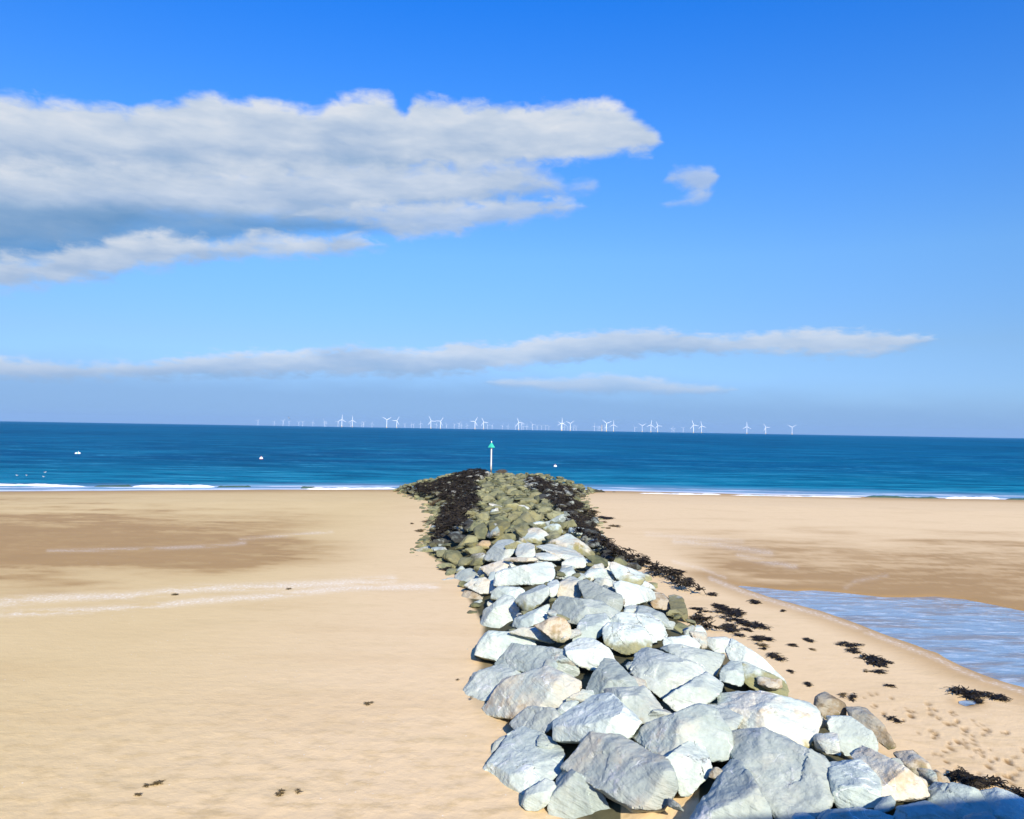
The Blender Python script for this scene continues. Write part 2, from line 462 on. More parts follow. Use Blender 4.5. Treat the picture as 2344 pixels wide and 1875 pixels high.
    pale = np.maximum.reduce([
        line([(-300, 1390), (0, 1382), (140, 1368), (300, 1364), (450, 1348), (600, 1343), (760, 1336), (900, 1326)], 8, 1.0, .38),
        line([(-300, 1412), (0, 1405), (150, 1400), (300, 1392), (450, 1376), (600, 1366), (800, 1345), (1000, 1343)], 7, 1.0, .38),
        line([(0, 1372), (140, 1365)], 7, 0.7),
        line([(110, 1262), (350, 1256), (480, 1250), (560, 1243)], 4, 0.65),
        line([(550, 1234), (640, 1227), (760, 1217)], 3.5, 0.6),
        line([(1545, 1238), (1640, 1246), (1764, 1267)], 7, 0.6, .4), line([(1690, 1272), (1760, 1288), (1820, 1297)], 6, 0.65, .4),
        line([(1540, 1285), (1600, 1300), (1660, 1322)], 4, 0.5, .4), line([(1480, 1222), (1600, 1232), (1700, 1240)], 5, 0.45, .4),
        line([(1935, 1345), (1960, 1330), (2030, 1318)], 5, 0.35, .4),
        line([(u_ + 0, v_ + 5) for u_, v_ in px('E', [(230, 320), (450, 408), (750, 500), (900, 540), (1100, 612), (1250, 672), (1400, 728), (1600, 803), (1750, 878), (1900, 938), (2156, 1018)])], 5, 0.75, .3)])
    pale = np.where(ok, pale, 0) * (g <= 0.02)
    wet = np.clip(np.where(ok, wet, 0.2), 0, 1)
    pocket = inside([(1420, 1812), (1475, 1800), (1600, 1800), (1600, 1900), (1420, 1900)], u, v)
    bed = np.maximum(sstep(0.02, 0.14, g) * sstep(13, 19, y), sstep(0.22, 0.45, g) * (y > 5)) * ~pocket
    n_r, n_a = x.shape
    idx = np.arange(n_r * n_a).reshape(n_r, n_a)
    q = np.stack([idx[:-1, :-1], idx[:-1, 1:], idx[1:, 1:], idx[1:, :-1]], -1).reshape(-1, 4)
    me = np_mesh('sand', P, q[:, ::-1].copy())
    ca = me.color_attributes.new('mask', 'FLOAT_COLOR', 'POINT')
    ca.data.foreach_set('color', np.stack([wet, pale, bed, damp], -1).reshape(-1, 4).astype(np.float32).ravel())
    return me

ms, t, b = new_mat('sand', 0.9, 0.12)
geo = t.new('ShaderNodeNewGeometry'); P_ = geo.outputs['Position']
mask = t.attr('mask'); 
sc = t.new('ShaderNodeSeparateColor'); t.put(sc.inputs[0], mask)
wet_, pale_, bed_shade_ = (S(t, sc.outputs[i]) for i in range(3))
damp_ = t.attr('mask', out='Alpha')
xx, yy, zz = t.split(P_)
n1 = t.noise(P_, 0.35, 5, 0.6); n2 = t.noise(t.xyz(xx, yy * 1.8, zz), 2.2, 5, 0.62); n3 = t.noise(P_, 45, 3, 0.7); n4 = t.noise(t.xyz(xx * 0.25, yy, zz), 1.2, 5, 0.6)
nearf = t.smooth(yy, 17.0, 9.0)
sandc = t.mix(n1, (.685, .500, .240), (.81, .608, .312))
sandc = t.mix(t.smooth(xx, -10.0, -1.0) * 0.7, sandc, (.90, .665, .405))
sandc = t.mix(t.smooth(n2, 0.46, 0.68) * 0.55 * (nearf * 0.8 + 0.2), sandc, (.52, .36, .155))
sandc = t.mix(t.smooth(n4, 0.52, 0.75) * 0.25, sandc, (.60, .45, .22))
sandc = t.mix(n3 * 0.30, sandc, (.52, .40, .20))
wetc = t.mix(n4, (.51, .295, .085), (.37, .205, .045))
sandc = t.mix((wet_ * 0.95).clamp(), sandc, wetc)
spk = t.smooth(t.voronoi(P_, 7.0), 0.10, 0.05) * t.smooth(t.noise(P_, 0.7, 4), 0.48, 0.60) * t.smooth(t.voronoi(P_, 7.0, out=1), 0.2, 0.6)
sandc = t.mix(damp_ * 0.85, sandc, (.22, .115, .03))
shell = t.smooth(t.noise(t.xyz(xx, yy * 0.8, zz), 11, 5, 0.75), 0.50, 0.64)
sandc = t.mix((pale_ * (shell * 0.8 + 0.25)).clamp(), sandc, (.96, .88, .74))
sandc = t.mix(spk * 0.8, sandc, (.88, .85, .8))
bed_shadec = t.mix(n2, (.05, .05, .03), (.14, .13, .07))  # dark rubble, with shade between the rocks painted into the colour
sandc = t.mix(bed_shade_, sandc, bed_shadec)
t.put(b.inputs['Base Color'], sandc)
t.put(b.inputs['Roughness'], 0.92 - wet_ * 0.35)
t.put(b.inputs['Specular IOR Level'], wet_ * 0.30 + 0.05)
hb = n2 * 0.6 + n3 * 0.12 + t.noise(P_, 14, 4, 0.65) * 0.35
t.put(b.inputs['Normal'], t.bump(hb, 0.035, 0.55))
sand_me = build_ground(); sand_me.materials.append(ms)
tag(link('sand', sand_me), kind='structure')

# ------------------------------------------------------------------ sea
def build_sea():
    an = np.concatenate([np.linspace(-75, -38, 60)[:-1], np.linspace(-38, 38, 700), np.linspace(38, 75, 60)[1:]])
    rr = [44.0]
    while rr[-1] < 260: rr.append(rr[-1] * 1.0045)
    rr += list(np.geomspace(265, 20500, 160)); rr = np.array(rr)
    a, r = np.meshgrid(np.radians(an), rr); x = r * np.sin(a); y = r * np.cos(a)
    sh = y - waterline(x)
    w = np.clip(sh / 25, 0, 1) * np.clip(1 - (r - 400) / 1200, 0, 1)
    z = SEA_Z + w * (0.22 * (fbm(x * 0.06, y * 0.22, 5, 3) - 0.45) + 0.10 * (fbm(x * 0.3, y * 0.8, 8, 3) - 0.45))
    P = np.stack([x.ravel(), y.ravel(), z.ravel()], 1)
    n_r, n_a = x.shape
    idx = np.arange(n_r * n_a).reshape(n_r, n_a)
    q = np.stack([idx[:-1, :-1], idx[:-1, 1:], idx[1:, 1:], idx[1:, :-1]], -1).reshape(-1, 4)
    me = np_mesh('sea', P, q[:, ::-1].copy())
    at = me.attributes.new('shore', 'FLOAT', 'POINT'); at.data.foreach_set('value', sh.ravel().astype(np.float32))
    return me
mw, t, b = new_mat('sea_water', 0.6, 0.02)
geo = t.new('ShaderNodeNewGeometry'); P_ = geo.outputs['Position']; xx, yy, zz = t.split(P_)
sh = t.attr('shore', out='Fac')
lg = t.math('LOGARITHM', yy.max(10.0), 2.718)
# ripples are laid out over the water's own surface; far ones are stretched because wave trains merge
big = t.noise(t.xyz(xx * 0.012, yy * 0.035, 0.0), 1.0, 5, 0.6)
mid = t.noise(t.xyz(xx * 0.10, yy * 0.34, 0.0), 1.0, 5, 0.62)
mid2 = t.noise(t.xyz(xx * 0.034, yy * 0.11, 4.0), 1.0, 6, 0.66)
fine = t.noise(t.xyz(xx * 0.7, yy * 1.5, 0.0), 1.0, 4, 0.65)
far = t.noise(t.xyz(xx * 0.004, yy * 0.004, 0.0), 1.0, 5, 0.6)
deep = t.mix(t.smooth(far, 0.35, 0.65), (.000, .072, .170), (.000, .108, .235))
deep = t.mix(t.smooth(big, 0.40, 0.68) * 0.65, deep, (.000, .125, .225))
shal = t.mix(t.smooth(mid, 0.35, 0.65), (.000, .125, .225), (.01, .235, .345))
wcol = t.mix(t.smooth(sh + (big - 0.5) * 40.0, 62.0, 6.0), deep, shal)
wcol = t.mix(t.smooth(mid + (fine - 0.5) * 0.5, 0.54, 0.74) * t.smooth(yy, 420.0, 90.0) * 0.85, wcol, (.05, .31, .45))
wcol = t.mix(t.smooth(mid2, 0.48, 0.64) * 0.6, wcol, (.012, .20, .33))
wcol = t.mix(t.smooth(mid2, 0.47, 0.33) * 0.5, wcol, (.000, .058, .125))
wcol = t.mix(t.smooth(mid + (fine - 0.5) * 0.6, 0.47, 0.32) * 0.5, wcol, (.000, .060, .130))
# whitecaps, few and small
cap = t.smooth(t.noise(t.xyz(xx * 0.16, yy * 0.5, 5.0), 1.0, 5, 0.7) + (big - 0.5) * 0.35, 0.735, 0.80)
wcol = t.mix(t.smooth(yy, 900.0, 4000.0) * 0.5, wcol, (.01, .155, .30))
wcol = t.mix(cap * 0.5, wcol, (.45, .58, .70))
# broken water in the shallows
edge_n = t.noise(t.xyz(xx * 0.16, yy * 0.7, 2.0), 1.0, 5, 0.62)
swash = t.smooth(sh + (edge_n - 0.5) * 9.0, 11.0, 0.5)
wcol = t.mix(swash * 0.62, wcol, (.34, .47, .62))
foam = t.smooth((sh - 0.8 + (edge_n - 0.5) * 2.4).abs(), 1.1, 0.1) * 0.8
foam = foam.max(t.smooth((sh - 4.2 + (edge_n - 0.5) * 6.0).abs(), 1.2, 0.2) * t.smooth(edge_n, 0.42, 0.6) * 0.8)
wcol = t.mix(foam, wcol, (.82, .85, .88))
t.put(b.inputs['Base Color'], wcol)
t.put(b.inputs['Normal'], t.bump(mid * 0.55 + fine * 0.35, 0.5, 0.8))
sea_me = build_sea(); sea_me.materials.append(mw)
tag(link('sea', sea_me), kind='structure')

# low breaking waves at the water's edge
mf, t, b = new_mat('foam', 0.75, 0.2)
geo = t.new('ShaderNodeNewGeometry'); P_ = geo.outputs['Position']; xx, yy, zz = t.split(P_)
n = t.noise(t.xyz(xx * 0.6, yy * 1.2, zz * 5.0), 1.0, 5, 0.7)
t.put(b.inputs['Base Color'], t.mix(t.smooth(n, 0.30, 0.52), (.36, .50, .60), (.84, .86, .86)))
t.put(b.inputs['Normal'], t.bump(n, 0.15, 0.8))
mg, t, b = new_mat('green_wave_face', 0.15, 0.4)
geo = t.new('ShaderNodeNewGeometry'); P_ = geo.outputs['Position']
t.put(b.inputs['Base Color'], t.mix(t.noise(P_, 2.0, 4), (.03, .07, .045), (.09, .14, .10)))
def surf(name, u0, v0, u1, v1, hgt, mat, seed, wid=1.1):
    a, c = at_z(u0, v0, SEA_Z), at_z(u1, v1, SEA_Z)
    n = 90; m = 11; vs = []; 
    for i in range(n + 1):
        s = i / n
        ox = a[0] + (c[0] - a[0]) * s; oy = a[1] + (c[1] - a[1]) * s
        oy += 0.5 * (vnoise(np.array(ox * 0.35), np.array(seed * 3.1)) - 0.5)
        tp = min(1, min(s, 1 - s) * 9) ** 0.6
        h = hgt * tp * (0.45 + 0.7 * float(vnoise(np.array(ox * 0.9), np.array(seed + 0.5), seed)) + 0.5 * float(vnoise(np.array(ox * 3.7), np.array(seed + 0.5), seed)))
        for j in range(m):
            q = j / (m - 1)
            vs.append((ox, oy + (q - 0.35) * wid * (0.5 + 0.5 * tp), SEA_Z - 0.09 + (h + 0.09) * math.sin(math.pi * min(1, q * 1.25) ** 0.8 if q < .8 else math.pi * (1 - (1 - q) * .0)) if q < .8 else SEA_Z - 0.1))
    fs = [(i * m + j, (i + 1) * m + j, (i + 1) * m + j + 1, i * m + j + 1) for i in range(n) for j in range(m - 1)]
    return tag(mesh_obj(name, vs, fs, mat, smooth=True), kind='structure')
surf('sea_surf', -420, 1105, 198, 1114, 0.13, mf, 1); surf('sea_surf', 305, 1114, 492, 1115, 0.16, mf, 2)
surf('sea_swell', 214, 1114, 302, 1114, 0.11, mg, 3); surf('sea_swell', 498, 1115, 575, 1115, 0.11, mg, 4); surf('sea_swell', 688, 1118, 722, 1118, 0.15, mg, 5)
surf('sea_surf', 700, 1120, 905, 1119, 0.12, mf, 6)
surf('sea_surf', 1660, 1135, 1975, 1139, 0.10, mf, 7); surf('sea_surf', 2160, 1141, 2290, 1142, 0.14, mf, 8)
surf('sea_swell', 1978, 1139, 2150, 1141, 0.15, mg, 9); surf('sea_swell', 2300, 1143, 2420, 1145, 0.13, mg, 10); surf('sea_surf', 1450, 1131, 1655, 1134, 0.12, mf, 11)

# ------------------------------------------------------------------ the pool left on the sand
mp, t, b = new_mat('pool_water', 0.06, 0.9)
geo = t.new('ShaderNodeNewGeometry'); P_ = geo.outputs['Position']; xx, yy, zz = t.split(P_)
b.inputs['IOR'].default_value = 1.9
rip = t.noise(t.xyz(xx * 1.0 + yy * 0.3, yy * 2.2, 0.0), 1.6, 5, 0.6)
str_ = t.noise(t.xyz(xx * 0.35, yy * 1.3, 1.0), 1.0, 5, 0.6)
pc = t.mix(t.smooth(str_, 0.46, 0.62), (.30, .40, .46), (.30, .25, .18))
pc = t.mix(t.smooth(rip, 0.50, 0.66) * 0.65, pc, (.64, .72, .76))  # pale glints on the ripples put into the base colour
t.put(b.inputs['Base Color'], pc)
t.put(b.inputs['Normal'], t.bump(rip + str_ * 1.5, 0.12, 0.7))
def sheet(name, poly, z, grow):
    c = poly.mean(0); q = [(c[0] + (p[0] - c[0]) * grow, c[1] + (p[1] - c[1]) * grow) for p in poly]
    bm = bmesh.new()
    vs = [bm.verts.new((x, y, z)) for x, y in q]
    f = bm.faces.new(vs)
    if f.normal.z < 0: f.normal_flip()
    bmesh.ops.triangulate(bm, faces=bm.faces[:])
    me = bpy.data.meshes.new(name); bm.to_mesh(me); bm.free(); me.materials.append(mp)
    return link(name, me)
tag(sheet('beach_pool_water', POOL, -0.026, 1.0), kind='structure')
tag(sheet('puddle_water', SMALL_POOL, -0.012, 1.25), kind='structure')
# ------------------------------------------------------------------ rock material
mr, t, b = new_mat('rock', 0.85, 0.22)
tc = t.new('ShaderNodeTexCoord'); oi = t.new('ShaderNodeObjectInfo')
rnd = S(t, oi.outputs['Random'])
ofs = t.xyz(rnd * 91.0, rnd * 57.0, rnd * 33.0)
gi = t.new('ShaderNodeNewGeometry'); isl = S(t, gi.outputs['Random Per Island'])
V = t.vmath('ADD', tc.outputs['Object'], ofs)
oc = t.new('ShaderNodeSeparateColor'); t.put(oc.inputs[0], oi.outputs['Color'])
alg, drk, crm = (S(t, oc.outputs[i]) for i in range(3))
gx, gy, gz = t.split(tc.outputs['Generated'])
vx, vy, vz = t.split(V)
n_big = t.noise(V, 0.8, 5, 0.6); n_mid = t.noise(V, 2.6, 6, 0.65); n_fin = t.noise(V, 16, 5, 0.7)
tilt = t.xyz(vx * 1.0 + vz * 0.6, vy * 1.0 - vz * 0.3, vz * 5.0 + vx * 1.5)      # bedding planes
n_bed = t.noise(tilt, 1.6, 6, 0.62)
c = t.mix(t.smooth(n_big, 0.32, 0.66), (.385, .45, .405), (.52, .585, .515))
c = t.mix(t.smooth(rnd, 0.25, 0.95) * 0.55, c, (.585, .615, .545))
c = t.mix(t.smooth(n_bed, 0.52, 0.70) * 0.55, c, (.65, .695, .63))
c = t.mix(t.smooth(n_mid, 0.56, 0.40) * 0.30, c, (.32, .38, .36))
# rubbed pale and crystalline patches
c = t.mix(t.smooth(n_mid + (n_fin - 0.5) * 0.55, 0.56, 0.68) * t.smooth(n_big, 0.42, 0.58) * 0.8, c, (.82, .83, .80))
# cream and ochre staining
n_st = t.noise(V, 1.25, 5, 0.62, 0.4)
c = t.mix(t.smooth(n_st + crm * 0.30, 0.56, 0.76) * (crm * 0.75 + 0.14), c, (.68, .58, .42))
c = t.mix(t.smooth(n_mid + n_st * 0.4 + crm * 0.22, 0.86, 1.00) * (crm * 0.75 + 0.10), c, (.42, .29, .14))
# white veins
dv = t.noise(V, 0.9, 3, 0.5, 0.3); dv2 = t.noise(t.xyz(vx * 1.8, vy * 0.5, vz), 1.1, 2, 0.5)
vein = t.smooth((dv - 0.5).abs(), 0.0026, 0.0006).max(t.smooth((dv2 - 0.44).abs(), 0.0030, 0.0008))
c = t.mix(vein * t.smooth(n_mid, 0.44, 0.56) * 0.7, c, (.86, .87, .84))
# hairline cracks
ck = t.voronoi(t.vmath('ADD', V, t.vmath('SCALE', t.xyz(n_mid, n_fin, n_big), scale=0.35)), 1.5, 'DISTANCE_TO_EDGE')
crack = t.smooth(ck, 0.009, 0.002) * t.smooth(n_big + n_mid * 0.5, 0.84, 0.92)
c = t.mix(crack * 0.75, c, (.10, .11, .10))
# green algae from the foot upwards, by how far the tide reaches
am = alg * 1.30 + (isl - 0.5) * 0.55 - gz * (1.05 - alg * 0.55) + (n_mid - 0.5) * 1.1 + (n_st - 0.5) * 0.7
algc = t.mix(t.smooth(n_mid, .35, .65), (.060, .066, .012), (.23, .215, .070)); algc = t.mix(t.smooth(n_big + (isl - .5) * .4, 0.42, 0.66) * 0.7, algc, (.23, .21, .085)); algc = t.mix(t.smooth(n_fin, .5, .7) * .4, algc, (.10, .12, .03))
c = t.mix(t.smooth(am, 0.12, 0.42) * 0.86, c, algc)
# dark film on the rocks the sea covers
dm = drk * 1.35 + (n_mid - 0.5) * 1.2 - 0.35
c = t.mix(t.smooth(dm, 0.05, 0.45) * 0.92, c, t.mix(n_fin, (.014, .013, .012), (.045, .038, .028)))
brt = t.math('MULTIPLY', oi.outputs['Alpha'], 1.0) * (isl * 0.38 + 0.80)
c = t.mix(1.0, c, t.xyz(brt, brt, brt), 'MULTIPLY')
c = t.mix(t.smooth(n_fin + (n_bed - .5) * .5, 0.42, 0.66) * 0.30, c, t.mix(0.5, c, (.12, .13, .12)))
t.put(b.inputs['Base Color'], c)
hgt = n_bed * 0.7 + n_mid * 0.35 + n_fin * 0.20 - crack * 0.35
t.put(b.inputs['Normal'], t.bump(hgt, 0.10, 0.85))

# ------------------------------------------------------------------ rock shapes
def refine(bm, L, cap=9):
    for _ in range(cap):
        es = [e for e in bm.edges if e.calc_length() > L]
        if not es or len(bm.faces) > 9000: break
        bmesh.ops.subdivide_edges(bm, edges=es, cuts=1, use_grid_fill=False)
        bmesh.ops.triangulate(bm, faces=[f for f in bm.faces if len(f.verts) > 3])

def roughen(bm, size, seed, amp=1.0):
    o = Vector((seed * 3.71 % 50, seed * 7.13 % 50, seed * 1.37 % 50))
    bm.normal_update()
    fa = 1.7 / size
    # bedding direction of this rock: thin ledges break along it
    bd = Vector((math.sin(seed * 1.3), math.cos(seed * 2.1), 1.2 + math.sin(seed))).normalized()
    mv = []
    for v in bm.verts:
        p = v.co
        q = p * fa + o
        qv = q * 1.15
        d1, c1 = mn.voronoi(qv)
        cell = c1[0]
        hd = mn.cell_vector(cell * 7.3 + o)
        chip = (hd - Vector((.5, .5, .5))).dot(qv - cell) * 0.055
        crease = -0.007 * max(0.0, 1 - (d1[1] - d1[0]) * 9)
        f = mn.fractal(q * 2.1, 0.75, 2.1, 5) * 0.034 + mn.fractal(q * 0.8, 1.0, 2.0, 2) * 0.022
        led = 0.0
        mv.append(v.normal * ((chip + crease + f + led) * size * amp))
    for v, m in zip(bm.verts, mv): v.co += m

_tmp_me = bpy.data.meshes.new('tmp'); _tmp = bpy.data.objects.new('tmp', _tmp_me); col.objects.link(_tmp)
_rm = _tmp.modifiers.new('r', 'REMESH'); _rm.mode = 'VOXEL'
def finish(bm, name, size, L, seed, amp):
    """even skin of small faces over the block, then weathering"""
    me = bpy.data.meshes.new('tmp_block'); bm.to_mesh(me); bm.free()
    _tmp.data = me; _rm.voxel_size = L
    dg = bpy.context.evaluated_depsgraph_get(); dg.update()
    out = bpy.data.meshes.new_from_object(_tmp.evaluated_get(dg)); out.name = name
    _tmp.data = _tmp_me; bpy.data.meshes.remove(me)
    bm = bmesh.new(); bm.from_mesh(out)
    bmesh.ops.smooth_vert(bm, verts=bm.verts[:], factor=0.06, use_axis_x=True, use_axis_y=True, use_axis_z=True)
    roughen(bm, size, seed, amp)
    bm.to_mesh(out); bm.free()
    out.shade_smooth(); out.set_sharp_from_angle(angle=R(27))
    out.materials.clear(); out.materials.append(mr)
    return out
def hull_mesh(name, pts, origin, size, L, seed, amp=1.0):
    bm = bmesh.new()
    for p in pts: bm.verts.new(Vector(p) - Vector(origin))
    r = bmesh.ops.convex_hull(bm, input=bm.verts[:])
    junk = [g for k_ in ('geom_interior', 'geom_unused') for g in r[k_] if isinstance(g, bmesh.types.BMVert)]
    bmesh.ops.delete(bm, geom=list(set(junk)), context='VERTS')
    return finish(bm, name, size, L, seed, amp)

YS = np.concatenate([np.arange(6.0, 30, 0.02), np.arange(30, 76, 0.05)])
def on_mound(u, v):
    """where the sight line of that spot of the photograph meets the groyne or the beach"""
    d = ray(u, v); tt = YS / d[1]
    x = d[0] * tt; z = CAM_H + d[2] * tt
    g = np.maximum(mound(x, YS), 0.0) - 0.02
    k = np.argmax(z <= g)
    if z[k] > g[k]: k = len(YS) - 1
    return CAM + d * tt[k], d

def hull(pts):
    bm = bmesh.new()
    for p in pts: bm.verts.new(p)
    r = bmesh.ops.convex_hull(bm, input=bm.verts[:])
    junk = [g for k_ in ('geom_interior', 'geom_unused') for g in r[k_] if isinstance(g, bmesh.types.BMVert)]
    bmesh.ops.delete(bm, geom=list(set(junk)), context='VERTS')
    bmesh.ops.dissolve_limit(bm, angle_limit=R(0.5), verts=bm.verts[:], edges=bm.edges[:])
    return bm
def cut(bm, co, no):
    """slice a convex block with a plane and keep the inner side, closed"""
    sdv = [(v.co - co).dot(no) for v in bm.verts]
    if max(sdv) <= 1e-6 or min(sdv) >= -1e-6: return bm
    bm.verts.index_update()
    pts = [v.co.copy() for v, d in zip(bm.verts, sdv) if d <= 0]
    for e in bm.edges:
        a, b_ = e.verts; da, db = sdv[a.index], sdv[b_.index]
        if (da > 0) != (db > 0): pts.append(a.co.lerp(b_.co, da / (da - db)))
    bm.free()
    return hull(pts)

def corners(pp):
    """keep only the corners that matter: quarried stone has straight edges"""
    q = [np.array(p) for p in pp]
    diag = np.linalg.norm(np.max(q, 0) - np.min(q, 0))
    while len(q) > 6:
        n = len(q)
        dev = []
        for i in range(n):
            a, b_, c = q[i - 1], q[i], q[(i + 1) % n]
            e = c - a; L_ = np.linalg.norm(e) + 1e-6
            dev.append(abs(e[0] * (b_ - a)[1] - e[1] * (b_ - a)[0]) / L_)
        k = int(np.argmin(dev))
        if dev[k] > 0.05 * diag: break
        q.pop(k)
    return [tuple(p) for p in q]

def traced_rock(crop, outline, inner, colr, label, lift=0.30, thick=0.55, tilt=0.10, amp=1.0, zfix=None, group='rocks of the groyne'):
    pp = px(crop, outline)
    pp = corners(pp)
    us = np.array([p[0] for p in pp]); vs = np.array([p[1] for p in pp])
    seed = int(us.sum() * 7 + vs.sum()) % 1000
    lr = random.Random(seed)
    cu, cv = us.mean(), vs.mean()
    us = cu + (us - cu) * 1.11; vs = cv + (vs - cv) * 1.11; pp = list(zip(us, vs))
    meet = (lambda u, v: (at_z(u, v, zfix), ray(u, v))) if zfix is not None else on_mound
    base = np.array([meet(u, v)[0] for u, v in pp])
    cw, cdir = meet(cu, cv)
    dist = float(np.linalg.norm(cw - CAM))
    area = 0.5 * abs(sum(us[i] * vs[i - 1] - us[i - 1] * vs[i] for i in range(len(us))))
    size = math.sqrt(area) * dist / F * 1.15
    tb = np.linalg.norm(base - CAM, axis=1)
    tb = dist + np.clip(tb - dist, -0.95 * size, 0.95 * size)
    def depth_at(u, v):
        w = 1 / (np.hypot(us - u, vs - v) + 4) ** 2
        return float((w * tb).sum() / w.sum())
    # a block bounded by its outline, then split along a few cleavage planes like quarried stone
    pts = []
    for i in range(len(pp)):
        d = ray(us[i], vs[i])
        pts.append(CAM + d * (tb[i] - 1.1 * size)); 
        for sc_, dd in ((0.97, 0.15), (0.80, 0.62), (0.5, 0.95)):
            u = cu + (us[i] - cu) * sc_; v = cv + (vs[i] - cv) * sc_
            p = CAM + ray(u, v) * (depth_at(u, v) + size * thick * dd); p[2] -= size * 0.2 * dd
            pts.append(p)
    org = np.array([cw[0], cw[1], cw[2] - 0.3 * size])
    bm = hull([Vector(p - org) for p in pts])
    vt = lambda v: (v - vs.min()) / max(1, vs.max() - vs.min())
    def surf(u, v, k):
        return Vector(CAM + ray(u, v) * (depth_at(u, v) + size * (-tilt * (1 - vt(v)) * 0.7 - lift * k * 0.75)) - org)
    iu, il, ir, ib = int(vs.argmin()), int(us.argmin()), int(us.argmax()), int(vs.argmax())
    if inner is None:
        w2, h2 = (us.max() - us.min()) / 2, (vs.max() - vs.min()) / 2
        inner = [(cu + lr.uniform(-.35, .35) * w2, cv + lr.uniform(-.45, .25) * h2, lr.uniform(.8, 1.1))]
        if lr.random() < .6: inner.append((cu + lr.uniform(-.5, .5) * w2, cv + lr.uniform(-.1, .5) * h2, lr.uniform(.7, 1.0)))
    else:
        inner = [(*px(crop, [q[:2]])[0], q[2]) for q in inner]
    main = max(inner, key=lambda q: q[2])
    # mean lie of the visible side
    B = np.array([CAM + ray(us[i], vs[i]) * tb[i] for i in range(len(pp))])
    n0 = np.linalg.svd(B - B.mean(0))[2][2]
    vd = CAM - cw; vd /= np.linalg.norm(vd)
    if n0 @ vd < 0: n0 = -n0
    n0 = n0 * 0.6 + vd * 0.4; n0 /= np.linalg.norm(n0)
    ex = np.array([1.0, 0, 0]); ex -= n0 * (ex @ n0); ex /= np.linalg.norm(ex); ey = np.cross(n0, ex)
    n0, ex, ey = Vector(n0), Vector(ex), Vector(ey)
    U = lr.uniform
    m0 = surf(*main)
    for dx_, dy_, ox_, oy_ in ((U(-.25, .25), U(.12, .62), 0, .10), (U(-.25, .25), -U(.15, .85), 0, -.08), (-U(.12, .8), U(-.25, .25), -.22, 0), (U(.12, .8), U(-.25, .25), .22, 0)):
        bm = cut(bm, m0 + (ex * ox_ + ey * oy_) * size, (n0 + ex * dx_ + ey * dy_).normalized())
    for q in inner:
        if q is main: continue
        sx = (q[0] - main[0]) / (us.max() - us.min()); sy = -(q[1] - main[1]) / max(1, vs.max() - vs.min())
        bm = cut(bm, surf(*q), (n0 + ex * (sx * 1.3 + U(-.15, .15)) + ey * (sy * 1.3 + U(-.15, .15))).normalized())
    for k in range(lr.randint(2, 4)):
        n = (n0 + ex * U(-1.2, 1.2) + ey * U(-1.2, 1.2)).normalized()
        mx = max(v.co.dot(n) for v in bm.verts)
        bm = cut(bm, n * (mx - U(.03, .11) * size), n)
    L = max(size / 42, dist * 3.0 / F)
    me = finish(bm, 'rock', size, L, seed, 0.6 * amp)
    o = link('rock', me, loc=org); o.color = colr
    tag(o, label, 'rock', group)
    return o

T = traced_rock
G = (.10, 0, .1, 1.0)
def C_(al=.10, dk=0, cr=.1, br=1.0): return (al, dk, cr, br)
def P2(s): 
    q = [float(x) for x in s.replace(';', ' ').replace(',', ' ').split()]
    return [(q[i], q[i + 1]) for i in range(0, len(q), 2)]
ROCKS = []
def rk(crop, s, label, col_=G, inner=None, **k): ROCKS.append((crop, P2(s), label, col_, inner, k))
# ---- nearest rocks, lower middle of the photograph
rk('A', '205,1080 250,1010 390,850 480,815 560,830 640,880 740,885 800,905 790,1000 760,1100 640,1180 520,1245 430,1320 330,1235 235,1225 170,1160', 'wide ragged blue-white slab lying on the sand at the nearest left foot of the groyne', C_(br=1.04), [(250, 1190, .7), (520, 1130, 1.0), (640, 1000, 1.0), (480, 880, .9), (790, 925, .8)], lift=.24)
rk('A', '205,1045 240,985 285,915 330,875 380,850 390,865 330,935 270,1000 225,1045', 'thin grey sliver of rock leaning against the ragged blue-white slab', C_(br=.9), lift=.15)
rk('A', '485,1350 510,1260 560,1215 640,1180 700,1200 712,1250 665,1340 580,1392 515,1388', 'small upright grey wedge below the ragged blue-white slab, beside the sand', C_(al=.12, br=.92), [(560, 1270, 1.0), (640, 1240, .9)])
rk('A', '636,1470 650,1380 700,1270 730,1150 800,1085 860,1105 920,1195 1010,1250 1130,1290 1240,1340 1330,1400 1420,1480 1300,1570 900,1600 680,1570', 'white pointed boulder cut by the bottom edge, right of the small upright wedge', C_(br=1.06), [(860, 1160, 1.0), (900, 1350, 1.0), (760, 1330, .7)])
rk('A', '785,1085 830,1010 880,920 960,830 1030,785 1120,780 1240,860 1340,930 1420,970 1490,1040 1535,1130 1562,1220 1530,1290 1490,1340 1370,1352 1240,1335 1130,1285 1000,1240 920,1190 860,1110', 'largest grey-green boulder of the front row, with a brown-stained face', C_(cr=.45), [(1020, 900, .7), (1240, 1080, 1.15), (1200, 1290, .8), (1400, 1100, .9), (1000, 1130, .9)], lift=.34)
rk('A', '1485,1035 1560,955 1640,912 1740,908 1790,1000 1832,1100 1800,1145 1720,1220 1650,1282 1588,1275 1560,1180 1520,1110', 'upright pale block with a dark shaded left side, right of the largest front boulder', C_(al=.10, br=1.05), [(1562, 985, 1.0), (1720, 925, .9), (1640, 1180, 1.0)], lift=.40)
rk('A', '1660,1430 1700,1370 1760,1290 1800,1225 1870,1120 1950,1048 2010,1055 2075,1120 2125,1190 2185,1300 2290,1470 2200,1570 1640,1570', 'triangular white boulder with a pointed top at the bottom edge of the photo', C_(br=1.08), [(1960, 1130, .7), (1990, 1300, 1.1), (1850, 1350, .9)])
